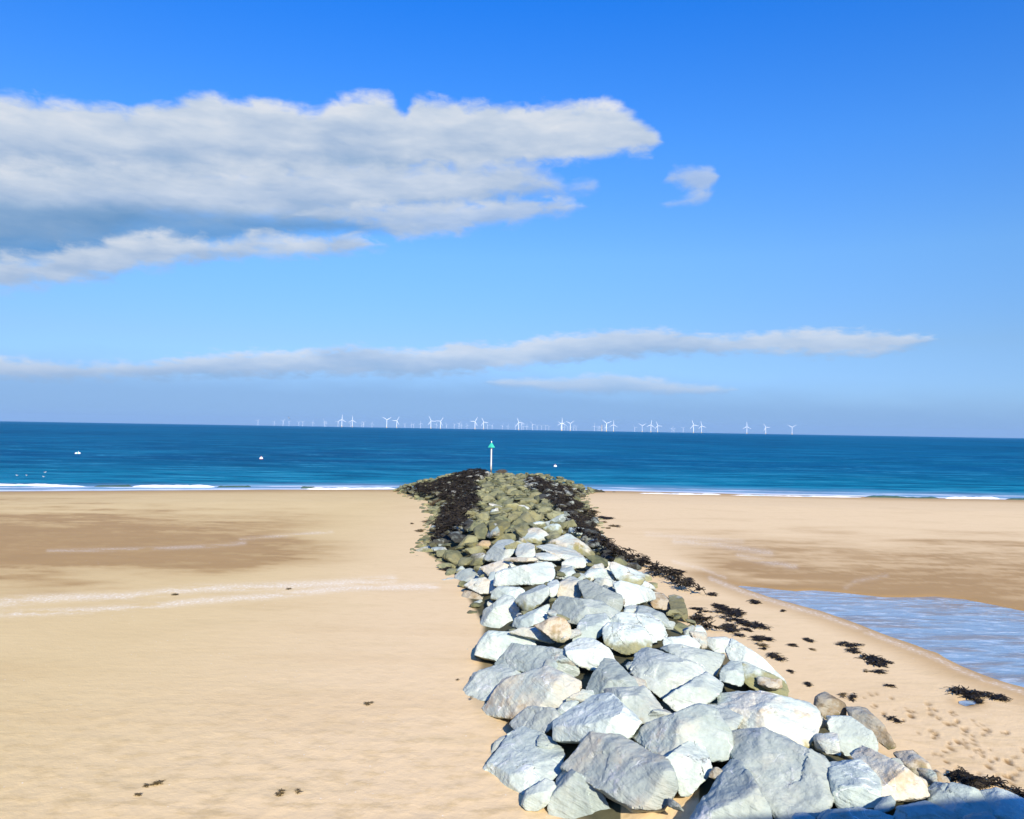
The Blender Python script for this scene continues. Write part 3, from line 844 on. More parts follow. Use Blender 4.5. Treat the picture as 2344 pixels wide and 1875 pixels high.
rk('A', '715,880 718,765 770,715 830,695 890,640 980,560 1060,540 1160,600 1210,650 1255,720 1305,770 1265,830 1230,862 1120,785 1030,790 960,835 900,885 800,905', 'tilted grey slab dusted with white crystals, directly behind the largest front boulder', C_(br=1.06), [(1000, 640, .9), (1150, 740, 1.0), (820, 790, .9)])
rk('A', '400,780 412,740 500,668 620,658 700,680 740,722 715,785 640,835 560,832 430,826', 'low split blue-grey rock with sand in its crack, above the ragged slab', C_(br=.88), [(500, 720, .6), (640, 720, .8)], lift=.18)
rk('A', '720,700 760,648 820,625 888,628 850,675 795,725 745,738', 'small dark-edged wedge between the split rock and the crystal-dusted slab', C_(br=.92))
rk('A', '848,575 858,530 900,480 960,420 1000,370 1060,330 1130,345 1200,400 1260,470 1330,530 1260,545 1100,550 980,560 880,600', 'peaked blue-grey rock in the middle, with a thin brown edge on its far ridge', C_(cr=.3, br=.94), [(1060, 400, .9), (950, 520, .9), (1150, 490, 1.0)])
rk('A', '975,560 1100,530 1250,525 1335,530 1400,590 1450,640 1500,715 1522,752 1405,778 1310,780 1260,730 1180,610 1060,545', 'long cream-grey slab sloping down below the peaked blue-grey rock', C_(cr=.4, br=1.04), [(1250, 600, 1.0), (1380, 690, .9)])
rk('A', '193,640 212,598 280,540 340,480 450,438 560,412 640,400 740,440 830,462 892,490 852,550 862,600 780,645 730,692 620,662 520,668 430,715 330,692 220,692', 'broad cream-stained rock with a bright white patch, low on the left side of the groyne', C_(cr=.6, br=1.08), [(420, 520, .8), (640, 540, 1.0), (560, 620, 1.0), (760, 520, .8)])
rk('A', '43,590 50,530 110,458 140,428 230,388 300,362 430,335 510,375 560,415 450,442 340,485 280,545 210,612 110,602', 'blue-grey rock with thin white vertical veins jutting out over the sand on the left', C_(br=.86), [(150, 480, .7), (330, 410, .8), (250, 520, .9)])
rk('A', '300,360 308,300 345,278 420,222 520,212 640,240 760,262 815,320 870,370 945,405 905,445 870,472 760,445 640,402 500,378 420,345 350,365', 'smooth light-blue sloping slab with a dark gap at its left end', C_(br=.93), [(520, 270, .9), (700, 340, 1.0), (420, 300, .8)])
rk('A', '618,402 655,332 700,335 735,372 722,425 645,405', 'small square block tucked into the smooth light-blue slab', C_(br=.9))
rk('A', '158,300 165,238 190,180 220,138 330,133 420,143 500,150 560,180 612,202 600,232 520,218 420,228 345,280 305,332 220,328 180,318', 'pale rock with a dark left end and two flat stones in the sand beside it', C_(br=.98), [(300, 190, .9), (450, 195, .8), (230, 270, .9)])
rk('A', '788,250 820,215 880,190 980,188 1040,215 1090,260 1135,300 1190,320 1205,352 1210,392 1150,352 1060,332 1000,372 942,405 880,372 812,318', 'white-topped grey rock above the peaked blue-grey rock', C_(br=1.06), [(950, 240, 1.0), (1050, 290, .9)])
rk('A', '1230,405 1250,350 1290,320 1315,228 1400,240 1500,290 1620,320 1720,370 1762,422 1712,472 1640,502 1560,562 1480,602 1430,575 1370,535 1300,482', 'large bright white slab speckled with crystals and a dark gap on its left', C_(br=1.10), [(1330, 300, .9), (1330, 450, .8), (1500, 400, 1.0), (1600, 420, .8)], lift=.32)
rk('A', '1475,612 1560,560 1640,502 1712,467 1772,430 1835,470 1882,512 1870,565 1800,545 1778,600 1780,632 1660,652 1640,692 1560,702 1520,682', 'grey slab below the crystal-speckled slab, with a deep blue hollow at its right', C_(br=1.0), [(1700, 540, .9), (1600, 610, .9)])
rk('A', '1228,850 1310,790 1420,770 1530,738 1620,690 1650,652 1780,640 1810,720 1872,800 1942,850 1942,940 1960,1000 1880,1022 1800,1012 1740,912 1640,915 1560,960 1500,1022 1450,992 1350,932 1280,882', 'broad sand-dusted slab behind the upright pale block', C_(cr=.35, br=1.02), [(1450, 850, .9), (1700, 760, 1.0), (1850, 900, .9), (1640, 860, .8)])
rk('A', '1786,640 1880,650 2000,700 2035,735 1992,832 1950,855 1900,802 1840,742', 'grey block with a curved white vein down its left edge', C_(al=.12, br=.98))
# ---- right-hand near rocks
rk('B', '100,890 120,838 170,822 280,818 350,828 430,870 520,910 620,930 700,970 750,1010 790,1060 830,1120 847,1170 822,1220 792,1300 775,1370 700,1420 600,1415 510,1440 430,1452 400,1400 340,1290 280,1210 200,1090 120,1000', 'biggest pale boulder at the lower right with a blue shaded hollow in its left side', C_(cr=.2, br=1.04), [(250, 900, .9), (360, 1000, 1.0), (560, 1100, 1.2), (700, 1100, .9), (500, 1300, 1.0), (700, 1300, .8)], lift=.34)
rk('B', '0,480 50,488 150,498 240,518 340,558 430,598 520,598 600,620 670,650 702,700 718,760 712,840 690,892 640,937 560,902 500,882 430,862 360,832 280,818 180,818 172,740 160,700 90,670 30,642', 'long pale rock with a cream lower face and yellow-green algae at its left corner', C_(al=.26, cr=.5, br=1.05), [(300, 620, .9), (450, 680, 1.1), (600, 720, 1.0), (640, 850, .7), (200, 600, .8)], zfix=0.95)
rk('B', '133,430 160,380 200,355 300,378 400,420 520,460 600,500 642,540 692,560 702,600 680,632 600,605 520,595 440,588 380,552 280,522 220,502 170,472', 'pale rock with a strongly yellow-green algae face, on the right shoulder', C_(al=.62, cr=.2, br=1.05), [(250, 420, .9), (420, 470, .8), (560, 520, .8)], lift=.24, zfix=0.85)
rk('B', '10,470 40,400 100,345 170,355 138,412 150,462 215,502 180,517 50,490', 'plain grey rock touching the left end of the algae-faced rock', C_(br=.98))
rk('B', '85,280 118,195 160,200 220,250 290,290 350,310 412,350 472,390 532,440 642,500 640,532 560,482 420,422 300,377 200,352 108,340', 'ridged white rock whose right edge borders the seaweed-strewn sand', C_(al=.12, br=1.08), [(180, 270, 1.0), (330, 345, .9)], zfix=0.75)
rk('B', '685,640 700,598 730,572 762,560 830,600 890,640 922,682 942,730 880,722 800,727 772,765 758,722 715,692', 'brown boulder with a black shaded left face at the right edge of the groyne', C_(al=.30, dk=.30, cr=.8, br=.62), [(790, 610, .9), (830, 680, .9)], zfix=0.55)
rk('B', '918,672 980,655 1050,670 1100,718 1142,760 1182,820 1212,860 1282,890 1352,920 1372,962 1252,982 1160,922 1080,852 1020,782 950,737', 'long brown stained rock forming the right edge above the blue-white block', C_(al=.34, dk=.22, cr=.8, br=.66), [(1040, 730, .9), (1200, 890, .8)], zfix=0.5)
rk('B', '773,790 788,735 880,728 950,740 1012,770 1082,830 1152,880 1232,930 1252,992 1200,1002 1140,962 1060,932 1000,942 940,972 870,1002 820,992 785,932 778,860', 'blue-white block with a shaded left end, in front of the long brown stained rock', C_(al=.16, br=1.03), [(880, 790, 1.0), (830, 900, .9), (1030, 860, 1.0)], lift=.32, zfix=0.8)
rk('B', '948,992 1000,945 1080,928 1160,965 1252,1002 1332,1060 1402,1110 1442,1150 1462,1220 1482,1270 1440,1288 1340,1242 1260,1292 1170,1302 1150,1232 1120,1152 1060,1092 990,1042', 'grey boulder with an ochre-stained lower half, right of the biggest pale boulder', C_(al=.22, cr=.7, br=1.0), [(1100, 1000, .9), (1250, 1090, 1.1), (1200, 1220, .9), (1380, 1200, .8)], lift=.32)
rk('B', '798,1052 850,1030 910,1048 960,1038 1012,1045 1072,1100 1132,1160 1162,1250 1152,1340 1080,1352 960,1362 850,1367 808,1342 830,1260 850,1180 862,1100', 'rough chalk-white rock with a blue shaded left slope, right of the biggest pale boulder', C_(br=1.12), [(960, 1090, .9), (1000, 1220, 1.1), (900, 1310, .9)], lift=.36)
rk('B', '1100,1372 1150,1340 1172,1300 1222,1288 1252,1330 1242,1370 1200,1392 1120,1400', 'small white rock wedged under the ochre-stained boulder', C_(br=1.1))
rk('B', '1252,992 1380,970 1432,1000 1482,1060 1502,1120 1552,1170 1532,1230 1482,1272 1452,1182 1402,1102 1332,1062 1282,1022', 'olive-brown rock behind the ochre-stained boulder, facing the footprints', C_(al=.42, dk=.12, cr=.8, br=.72), zfix=0.5)
rk('B', '1488,1120 1540,1108 1602,1150 1645,1182 1560,1200 1530,1165', 'small ochre rock at the start of the dark weed strip by the footprints', C_(al=.3, cr=.9, br=.75), zfix=0.35)
rk('B', '1468,1310 1490,1240 1540,1188 1610,1178 1690,1190 1760,1220 1822,1250 1842,1300 1872,1350 1902,1390 1965,1455 1700,1520 1480,1490 1458,1400', 'white boulder crossed by a straight white vein, half inside the blue shadow', C_(br=1.1), [(1600, 1240, .9), (1700, 1300, 1.0), (1560, 1360, .8)], zfix=0.85)
rk('B', '1858,1290 1850,1258 1900,1240 1970,1235 2060,1260 2130,1290 2160,1312 2260,1350 2260,1530 1990,1530 1950,1400 1902,1342', 'white rock in the bottom right corner, beside the dark weed strip', C_(cr=.3, br=1.1), zfix=0.75)
rk('B', '670,1465 740,1390 830,1365 1000,1368 1100,1400 1232,1420 1252,1455 1200,1580 700,1580', 'rock wholly in blue shadow at the bottom edge, below the chalk-white rock', C_(br=1.0), [(900, 1420, .9), (1100, 1450, .8)])
rk('B', '1232,1440 1282,1370 1400,1338 1472,1330 1602,1360 1702,1420 1762,1500 1602,1600 1230,1580', 'dark-cracked rock in blue shadow at the bottom edge, below the veined white boulder', C_(br=.95), [(1420, 1400, 1.0), (1580, 1450, .9)])
rk('B', '515,1455 560,1408 640,1412 692,1430 680,1500 520,1510', 'small shaded rock at the bottom edge under the biggest pale boulder', C_(br=.9))
rk('B', '1690,1470 1760,1420 1900,1400 1960,1440 2010,1520 1960,1600 1700,1600', 'shaded rock at the bottom edge between the two white corner rocks', C_(br=.95))
# ---- small rocks on the right shoulder
rk('A', '1638,130 1680,93 1740,98 1788,150 1772,202 1700,182 1650,162', 'small rounded blue-white rock beside the weed strip on the right shoulder', C_(br=1.0), zfix=0.4)
rk('A', '1765,202 1800,163 1880,163 1962,190 1952,240 1932,282 1870,292 1800,252', 'white rock next to the small rounded blue-white one', C_(br=1.06), zfix=0.5)
rk('A', '1448,212 1490,180 1560,163 1640,170 1720,210 1806,246 1760,258 1600,235 1450,237', 'bright white flat-topped rock with a dark blue underside', C_(br=1.12), [(1600, 195, .9)])
rk('A', '1450,245 1600,238 1760,260 1850,290 1892,302 1872,370 1862,422 1820,442 1780,422 1740,372 1620,312 1500,282', 'grey-green faced rock under the bright flat-topped rock', C_(al=.14, br=.96), [(1700, 310, .9), (1820, 360, .9)])
# ---- middle of the groyne
rk('C', '300,775 310,718 340,668 400,628 470,567 530,578 582,620 615,662 592,702 550,742 530,782 440,804 340,824', 'rounded white boulder with a grey smooth patch, at the left edge midway along', C_(br=1.1, cr=.25), [(450, 640, 1.0), (520, 640, .9), (430, 740, 1.0)], lift=.34)
rk('C', '540,775 560,720 610,680 700,640 790,618 842,640 832,702 780,722 700,762 600,792', 'tilted white slab right of the rounded white boulder', C_(br=1.06))
rk('C', '695,772 760,730 840,713 900,728 950,780 978,832 962,862 922,912 890,912 868,852 800,832 740,802', 'cream-yellow rounded rock with a brown streaked face, in the middle of the groyne', C_(al=.40, cr=1.0, br=.98), [(840, 760, 1.0), (880, 800, 1.0)])
rk('C', '518,822 600,790 700,788 800,830 870,852 882,902 800,892 700,852 600,852', 'thin grey slab below the cream-yellow rock', C_(cr=.4, br=1.0))
rk('C', '418,482 425,430 440,378 540,350 650,320 750,310 842,308 862,370 802,390 882,420 892,442 800,462 700,472 560,492 470,497', 'long smooth white slab crossing most of the groyne', C_(br=1.06), [(560, 400, .9), (720, 370, .9), (480, 440, .8), (760, 430, .8)], lift=.24)
rk('C', '848,335 900,312 950,298 1030,293 1062,330 1050,355 960,360 880,372', 'white block at the right end of the long smooth white slab', C_(br=1.06))
rk('C', '853,405 880,375 950,358 978,400 960,422 900,432', 'small grey block under the right end of the long smooth slab', C_(br=.95))
rk('C', '990,402 1050,368 1130,340 1182,330 1202,380 1100,402 1012,412', 'brownish rock on the right of the crest above a white one', C_(al=.3, cr=.8, br=.85))
rk('C', '1008,422 1060,380 1160,370 1222,390 1242,430 1180,442 1080,432', 'white rock on the crest below the brownish rock', C_(br=1.05))
rk('C', '1068,452 1140,435 1222,448 1252,480 1242,522 1180,502 1110,482', 'dark grey-brown rock facing right in the middle of the crest', C_(al=.2, dk=.1, cr=.5, br=.8))
rk('C', '1228,372 1240,330 1310,340 1390,370 1442,400 1462,440 1432,492 1370,492 1300,462 1260,432', 'cream-white rock with a round olive right end, beside the weed', C_(al=.36, cr=.5, br=1.06))
rk('C', '388,582 400,530 440,500 540,490 642,500 645,542 590,582 520,602 440,592', 'grey rock with an algae-green foot, above the rounded white boulder', C_(al=.38, br=1.0), lift=.34)
rk('C', '555,602 590,560 640,530 740,488 782,510 792,552 760,592 702,612 662,662 620,662 590,632', 'egg-shaped veined rock with a bright green underside', C_(al=.44, br=1.02), [(680, 540, 1.0), (720, 560, 1.0)], lift=.38)
rk('C', '785,560 778,480 852,438 864,490 842,562 802,582', 'small white rock between the egg-shaped rock and a leaning grey one', C_(br=1.04))
rk('C', '835,532 850,470 900,430 960,430 1022,470 1045,540 1012,592 950,572 880,572 836,576', 'leaning grey rock with a brown cracked right side', C_(cr=.5, br=.98), [(930, 480, 1.0), (960, 540, .9)])
rk('C', '1000,470 1060,450 1160,490 1232,520 1292,560 1304,602 1312,642 1290,684 1210,642 1120,602 1050,592 1020,540', 'darker slate-blue rock with a step across its top, on the crest', C_(br=.70), [(1130, 550, .9), (1240, 590, 1.0)])
rk('C', '775,702 850,610 870,568 960,568 1060,590 1150,610 1240,650 1294,692 1150,692 1040,712 1002,752 940,722 880,692 820,712', 'wide flat grey slab with a dark hollow under its left corner', C_(br=.95), [(900, 620, .9), (1100, 650, 1.0), (1000, 700, .8)])
rk('C', '1248,482 1300,460 1400,488 1480,498 1542,520 1532,582 1480,602 1400,622 1320,642 1305,592 1290,540', 'pale grey slab right of the slate-blue rock', C_(br=1.03))
rk('C', '1418,482 1462,458 1522,490 1545,518 1480,512', 'little cream rock behind the pale grey slab', C_(cr=.4, br=1.05))
rk('C', '1495,602 1540,548 1602,548 1645,600 1645,662 1602,664 1520,642', 'brown rounded end of a rock on the right of the crest', C_(al=.36, cr=1.0, br=.72))
rk('C', '1636,562 1680,528 1732,560 1762,640 1788,720 1782,762 1740,742 1702,692 1642,642', 'dark olive upright rock standing at the edge of the weed', C_(al=.7, dk=.15, cr=.6, br=.7), lift=.34, zfix=0.4)
rk('C', '1376,692 1420,638 1480,628 1560,658 1640,690 1722,730 1744,772 1650,782 1590,742 1502,702 1420,702', 'smooth grey slab left of the dark olive upright rock', C_(br=1.02))
rk('C', '1648,792 1720,748 1772,780 1765,812 1702,832', 'small vivid green rock at the edge of the weed strip', C_(al=.9, br=.95), zfix=0.3)
rk('C', '998,792 1010,740 1060,700 1180,690 1224,740 1192,802 1150,852 1020,882 930,912 950,872', 'pale rock right of the cream-yellow rock', C_(br=1.04))
rk('C', '1165,882 1180,790 1220,748 1330,758 1440,788 1512,850 1544,902 1440,922 1402,962 1330,974 1240,942 1190,912', 'big rounded grey rock with green algae along its foot, near the middle', C_(al=.34, br=1.0), [(1250, 800, .9), (1380, 830, 1.1), (1300, 920, .8)], lift=.34)
rk('C', '1218,742 1300,690 1400,700 1500,690 1590,740 1684,832 1602,862 1540,892 1460,802 1330,762', 'white-backed rock behind the big rounded grey one', C_(br=1.08))
rk('C', '1328,642 1400,620 1424,640 1382,692 1310,692', 'small cream rock between two grey slabs on the crest', C_(cr=.5, br=1.05))
rk('C', '172,562 190,520 260,540 382,577 320,592 200,592', 'brown flat stone on the sand at the left foot', C_(al=.25, cr=.9, br=.72), lift=.18)
rk('C', '198,492 250,450 340,438 422,500 392,542 300,542 220,512', 'cream rock resting above the brown flat stone', C_(cr=.6, br=1.05))
rk('C', '128,422 160,388 240,368 312,400 342,432 280,442 200,442 120,482', 'green-tinged cream rock at the left foot', C_(al=.35, cr=.5, br=1.0))
rk('C', '308,362 400,330 480,308 582,308 562,342 440,372 412,432 368,422', 'cream rock left above the long smooth white slab', C_(al=.22, cr=.6, br=1.04))
rk('C', '355,472 374,400 412,398 424,470 380,484', 'small upright white stone at the left end of the long smooth slab', C_(br=1.0))
rk('C', '318,302 400,220 430,178 522,168 564,200 562,242 502,292 420,312', 'pale tilted rock with a dark green stripe, highest of the white rocks on the left', C_(al=.2, br=1.08))
rk('C', '556,262 570,200 642,188 684,210 694,292 642,302 570,294', 'square white block with a straight front', C_(br=1.06, cr=.2))
rk('C', '602,132 640,88 722,88 794,140 782,182 722,192 620,172', 'pale green-white rock where the mossy rocks begin', C_(al=.2, cr=.4, br=1.08))
rk('C', '798,192 860,148 932,128 1002,158 1082,210 1184,270 1224,312 1160,292 1060,252 960,232 860,222', 'long pale rock with a brown back at the right of the crest', C_(al=.28, cr=.6, br=1.04))
rk('C', '716,222 800,198 902,228 1022,248 1064,290 1064,322 980,292 880,292 780,262', 'craggy white rock below the long pale rock', C_(al=.15, cr=.4, br=1.12))
rk('C', '1058,292 1130,280 1202,310 1224,352 1180,354 1100,332', 'small olive rock at the right of the craggy white rock', C_(al=.7, br=.9))
rk('C', '1228,312 1280,293 1344,330 1332,352 1250,332', 'yellow-green mossy rock touching the right weed strip', C_(al=1.0, br=1.05))
rk('C', '278,212 320,175 370,178 394,220 340,237', 'orange-tinted stone among the olive rocks on the left', C_(cr=1.0, br=.95))
rk('C', '198,332 250,268 320,263 384,290 322,342 240,347', 'olive-grey rock below the orange-tinted stone', C_(al=.5, cr=.5, br=.92))
rk('C', '256,92 330,48 362,100 342,162 280,164', 'square olive block beside the black weed on the left', C_(al=.9, br=.85))
rk('C', '366,52 440,28 512,50 514,120 440,162 380,152', 'tan square block right of the square olive block', C_(al=.6, cr=.7, br=.95))
rk('C', '386,192 460,130 540,128 584,170 482,172 420,202', 'ochre rock under the tan square block', C_(al=.55, cr=.7, br=.95))
rk('C', '536,62 620,70 682,48 704,90 622,102', 'flat olive stone above the pale green-white rock', C_(al=.8, cr=.3, br=.9))
rk('C', '510,90 560,80 602,110 612,160 585,172 540,130', 'grey-olive rock left of the pale green-white rock', C_(al=.6, br=.85))
rk('C', '420,310 500,292 560,300 640,304 700,296 720,310 640,322 560,312', 'flat cream stone on top of the long smooth white slab', C_(al=.2, cr=.6, br=1.0))
rk('C', '690,290 700,262 780,262 880,292 900,310 840,308 750,310', 'low white stone behind the long smooth white slab', C_(al=.2, cr=.3, br=1.05))
# flat stones in the sand
rk('A', '38,272 70,262 118,262 140,272 110,284 60,284', 'thin flat stone in the sand, further from the pale dark-ended rock', C_(br=.9), [(90, 268, .3)], lift=.05, thick=.25, group='flat stones sunk in the sand')
rk('A', '150,285 175,262 225,262 275,275 288,295 230,295', 'flat bluish stone in the sand touching the pale dark-ended rock', C_(br=.8), [(215, 272, .4)], lift=.08, thick=.25, group='flat stones sunk in the sand')

for crop, out, label, colr, inner, k in ROCKS:
    mv_ = sum(p[1] for p in px(crop, out)) / len(out)
    if mv_ < 1300: colr = (min(1.1, colr[0] * 1.25 + 0.24 * (1300 - mv_) / 90), colr[1], min(1, colr[2] + .15), colr[3] * .95)
    traced_rock(crop, out, inner, colr, label, **k)
n_traced = len(ROCKS)
# ------------------------------------------------------------------ the farther, smaller rocks
POLYS = [px(c_, o_) for c_, o_, *_ in ROCKS]
_gv, _gu = np.mgrid[1000:1960:3, 860:2500:3]
_cov = np.zeros(_gu.shape, bool)
for pl in POLYS: _cov |= inside(pl, _gu, _gv)
def covered(u, v):
    i = np.clip(((np.asarray(v) - 1000) / 3).astype(int), 0, _cov.shape[0] - 1); j = np.clip(((np.asarray(u) - 860) / 3).astype(int), 0, _cov.shape[1] - 1)
    return _cov[i, j]
WEED_L = px('D', [(125, 440), (330, 398), (480, 365), (620, 312), (690, 288), (850, 288), (860, 320), (760, 370), (775, 470), (770, 560), (730, 620), (715, 690), (690, 770),
                  (560, 830), (480, 870), (310, 940), (400, 850), (400, 760), (440, 700), (470, 640), (470, 590), (510, 550), (420, 500), (260, 475)])
WEED_R = px('D', [(1190, 342), (1270, 335), (1340, 380), (1500, 420), (1640, 452), (1700, 465), (1600, 480), (1540, 520), (1650, 590), (1725, 640), (1730, 700), (1745, 800),
                  (1805, 885), (1900, 940), (2070, 1000), (2250, 1075), (2420, 1160), (2560, 1235), (2760, 1370), (2640, 1385), (2450, 1290), (2290, 1200), (2130, 1095), (1990, 1040),
                  (1860, 990), (1700, 880), (1600, 800), (1520, 690), (1420, 600), (1340, 520), (1240, 440), (1150, 380)])

def lump_pts(lr, sx=1.25, sy=1.0, sz=0.72, n=15):
    pts = []
    for i in range(n):
        d = Vector((lr.gauss(0, 1), lr.gauss(0, 1), lr.gauss(0, 1))).normalized()
        k = lr.uniform(0.82, 1.08)
        # squarish blocks: push directions toward a box
        m = max(abs(d.x), abs(d.y), abs(d.z)); q = d * (0.5 + 0.42 / m) * 0.5
        pts.append((q.x * sx * k, q.y * sy * k, q.z * sz * k))
    return pts
FARMESH = []
for i in range(18):
    lr = random.Random(900 + i)
    FARMESH.append(hull_mesh('rock', lump_pts(lr, lr.uniform(1.1, 1.6), lr.uniform(.85, 1.15), lr.uniform(.5, .75), 11), (0, 0, 0), 1.0, 0.075, i * 13 + 5, 0.8))
TINY = []
for i in range(10):
    lr = random.Random(300 + i)
    m_ = hull_mesh('rock', lump_pts(lr, lr.uniform(1.1, 1.7), 1.0, lr.uniform(.42, .65), 9), (0, 0, 0), 1.0, 0.16, i * 11 + 2, 0.6)
    _b = bmesh.new(); _b.from_mesh(m_); bmesh.ops.triangulate(_b, faces=_b.faces[:]); _b.to_mesh(m_); _b.free()
    n = len(m_.vertices); va = np.zeros(n * 3, np.float32); m_.vertices.foreach_get('co', va)
    fa = np.zeros(len(m_.polygons) * 3, np.int32); m_.polygons.foreach_get('vertices', fa)
    TINY.append((va.reshape(-1, 3), fa.reshape(-1, 3)))

bpy.data.objects.remove(_tmp); bpy.data.meshes.remove(_tmp_me)
cand = []
lr = random.Random(77)
def try_add(x, y, s):
    for (a, b_, q, *_) in cand:
        if (a - x) ** 2 + ((b_ - y) * 0.9) ** 2 < ((q + s) * 0.43) ** 2: return
    cand.append((x, y, s))
for _ in range(26000):
    y = lr.uniform(9, 71.6)
    if lr.random() > 0.35 + 0.65 * (y - 9) / 62: continue
    xl, xr = groyne_edges(np.array(y)); x = lr.uniform(float(xl) - 0.1, float(xr) + 0.1)
    g = float(mound(np.array(x), np.array(y)))
    if g <= 0.0 or (y < 22 and g < 0.4): continue
    smax = float(np.interp(y, [9, 20, 30, 45, 70], [0.50, 0.65, 1.15, 1.20, 1.10]))
    s = smax * lr.uniform(0.62 if y > 28 else 0.45, 1.0)
    u, v, dep = project(np.array([[x, y, g + s * 0.12]]))
    if covered(u, v)[0]: continue
    try_add(x, y, s)
POST_U, POST_V, POST_H = 1124.0, 1078.0, 66.0
info = []
for x, y, s in cand:
    g = float(mound(np.array(x), np.array(y)))
    u, v, dep = project(np.array([[x, y, g + s * 0.1]])); u, v, dep = float(u[0]), float(v[0]), float(dep[0])
    info.append((s / dep, x, y, s, g, u, v, dep))
info.sort(reverse=True)
N_IND = 300 - n_traced - 3
def zone_colour(u, v, y, x, g, lr):
    ua, va = np.array([u]), np.array([v])
    if inside(WEED_L, ua, va)[0] or inside(WEED_R, ua, va)[0]:
        return (0.4, lr.uniform(.45, .9), .3, lr.uniform(.6, .9)), 'weedy'
    k = sstep(22, 32, np.array(y)); al = float(k) * lr.uniform(.85, 1.35)
    cr = lr.uniform(0.1, 0.8); br = lr.uniform(.85, 1.08)
    if y > 25 and lr.random() < 0.22 * (1 - float(sstep(34, 46, np.array(y)))): al *= 0.5; br = 1.05
    if y < 24: al = lr.uniform(0, .4)
    look = 'olive' if al > 0.62 else ('stained' if al > 0.3 else 'pale')
    return (al, lr.uniform(0, .22) * float(k), cr, br), look
used = set()
for i, (_, x, y, s, g, u, v, dep) in enumerate(info[:N_IND]):
    o = link('rock', FARMESH[i % len(FARMESH)])
    o.location = (x, y, g - (0.10 * s if y > 26 else 0.42 * s))
    o.rotation_euler = (lr.uniform(-.3, .3), lr.uniform(-.3, .3), lr.uniform(0, 6.28))
    o.scale = (s, s, s)
    o.color, look = zone_colour(u, v, y, x, g, lr)
    sz = 'big' if s > 0.85 else ('middling' if s > 0.6 else 'small')
    xl, xr = groyne_edges(np.array(y)); f = (x - float(xl)) / (float(xr) - float(xl))
    zn = 'shoulder' if f < .3 or f > .74 else 'crest'
    dxp, dyp = (u - POST_U) / POST_H, (v - POST_V) / POST_H
    for dec in (1, 2):
        lab = f"{sz} {look} {zn} rock, {dyp:.{dec}f} posts below and {abs(dxp):.{dec}f} {'left' if dxp < 0 else 'right'} of marker post"
        if lab not in used: break
    used.add(lab)
    tag(o, lab, 'rock', 'rocks of the groyne')

class Heap:
    def __init__(s): s.v = []; s.f = []; s.n = 0
    def add(s, v, f):
        s.v.append(v); s.f.append(f + s.n); s.n += len(v)
    def mesh(s, name, mat, smooth=True):
        me = np_mesh(name, np.concatenate(s.v), np.concatenate(s.f), mat, smooth)
        if smooth: me.set_sharp_from_angle(angle=R(42))
        return me
def rot(rx, ry, rz):
    from mathutils import Euler
    return np.array(Euler((rx, ry, rz)).to_matrix())
hp = Heap(); hd = Heap()
small = [(x, y, s, g, u, v) for _, x, y, s, g, u, v, _ in info[N_IND:]]
# the little stones that fill the joints of the far end
for _ in range(1500):
    y = lr.uniform(30, 71.8); xl, xr = groyne_edges(np.array(y)); x = lr.uniform(float(xl) - .5, float(xr) + .5)
    g = float(mound(np.array(x), np.array(y))); s = lr.uniform(.25, .6)
    u, v, dep = project(np.array([[x, y, g + s * .1]])); u, v = float(u[0]), float(v[0])
    if v > 1300 or covered(np.array([u]), np.array([v]))[0]: continue
    small.append((x, y, s, g - .12, u, v))
for x, y, s, g, u, v in small:
    V_, F_ = TINY[lr.randrange(len(TINY))]
    M = rot(lr.uniform(-.22, .22), lr.uniform(-.22, .22), lr.uniform(0, 6.28)) * s
    dark = inside(WEED_L, np.array([u]), np.array([v]))[0] or inside(WEED_R, np.array([u]), np.array([v]))[0]
    w = V_ @ M.T + np.array([x, y, max(g, float(sand_z(np.array(x), np.array(y)))) - 0.08 * s + (lr.uniform(0.02, .2) if dark else 0)])
    (hd if dark else hp).add(w, F_)
o = link('small_stones', hp.mesh('small_stones', mr)); o.color = (1.0, .16, .4, .9)
tag(o, 'innumerable small mossy stones filling the joints toward the sea end of the groyne', 'stones', kind='stuff')
o = link('weedy_stones', hd.mesh('weedy_stones', mr)); o.color = (.55, .44, .5, .8)
tag(o, 'innumerable small dark stones among the black weed on both flanks', 'stones', kind='stuff')

# the lone weedy rock at the water's edge
p = at_z(1373, 1128, -0.28)
o = link('rock', FARMESH[3]); o.location = (p[0], p[1], -0.25); o.scale = (1.9, 1.3, 1.1); o.rotation_euler = (0, .1, .4); o.color = (.8, .62, .1, .75)
tag(o, 'dark green rock standing alone at the waterline beyond the right end of the groyne', 'rock', 'rocks of the groyne')
p = at_z(1405, 1127, -0.28)
o = link('rock', FARMESH[7]); o.location = (p[0], p[1], -0.29); o.scale = (.4, .3, .3); o.color = (.6, .8, .1, .7)
tag(o, 'tiny dark stone in the swash, seaward of the lone dark green rock', 'rock', 'rocks of the groyne')

# ------------------------------------------------------------------ seaweed
mk, t, b = new_mat('wrack', 0.62, 0.14)
geo = t.new('ShaderNodeNewGeometry'); P_ = geo.outputs['Position']
isl = S(t, geo.outputs['Random Per Island'])
n = t.noise(P_, 5.0, 5, 0.6) + (isl - .5) * .25; n2 = t.noise(P_, 22.0, 3, 0.6) + (isl - .5) * .22
c = t.mix(t.smooth(n, .35, .7), (.010, .008, .007), (.034, .026, .016))
c = t.mix(t.smooth(n2, .60, .74) * .45, c, (.10, .085, .045))
t.put(b.inputs['Base Color'], c)
mk2, t, b = new_mat('brown_wrack', 0.5, 0.3)
geo = t.new('ShaderNodeNewGeometry'); P_ = geo.outputs['Position']
n = t.noise(P_, 9.0, 5, 0.6)
t.put(b.inputs['Base Color'], t.mix(n, (.05, .03, .012), (.20, .14, .045)))

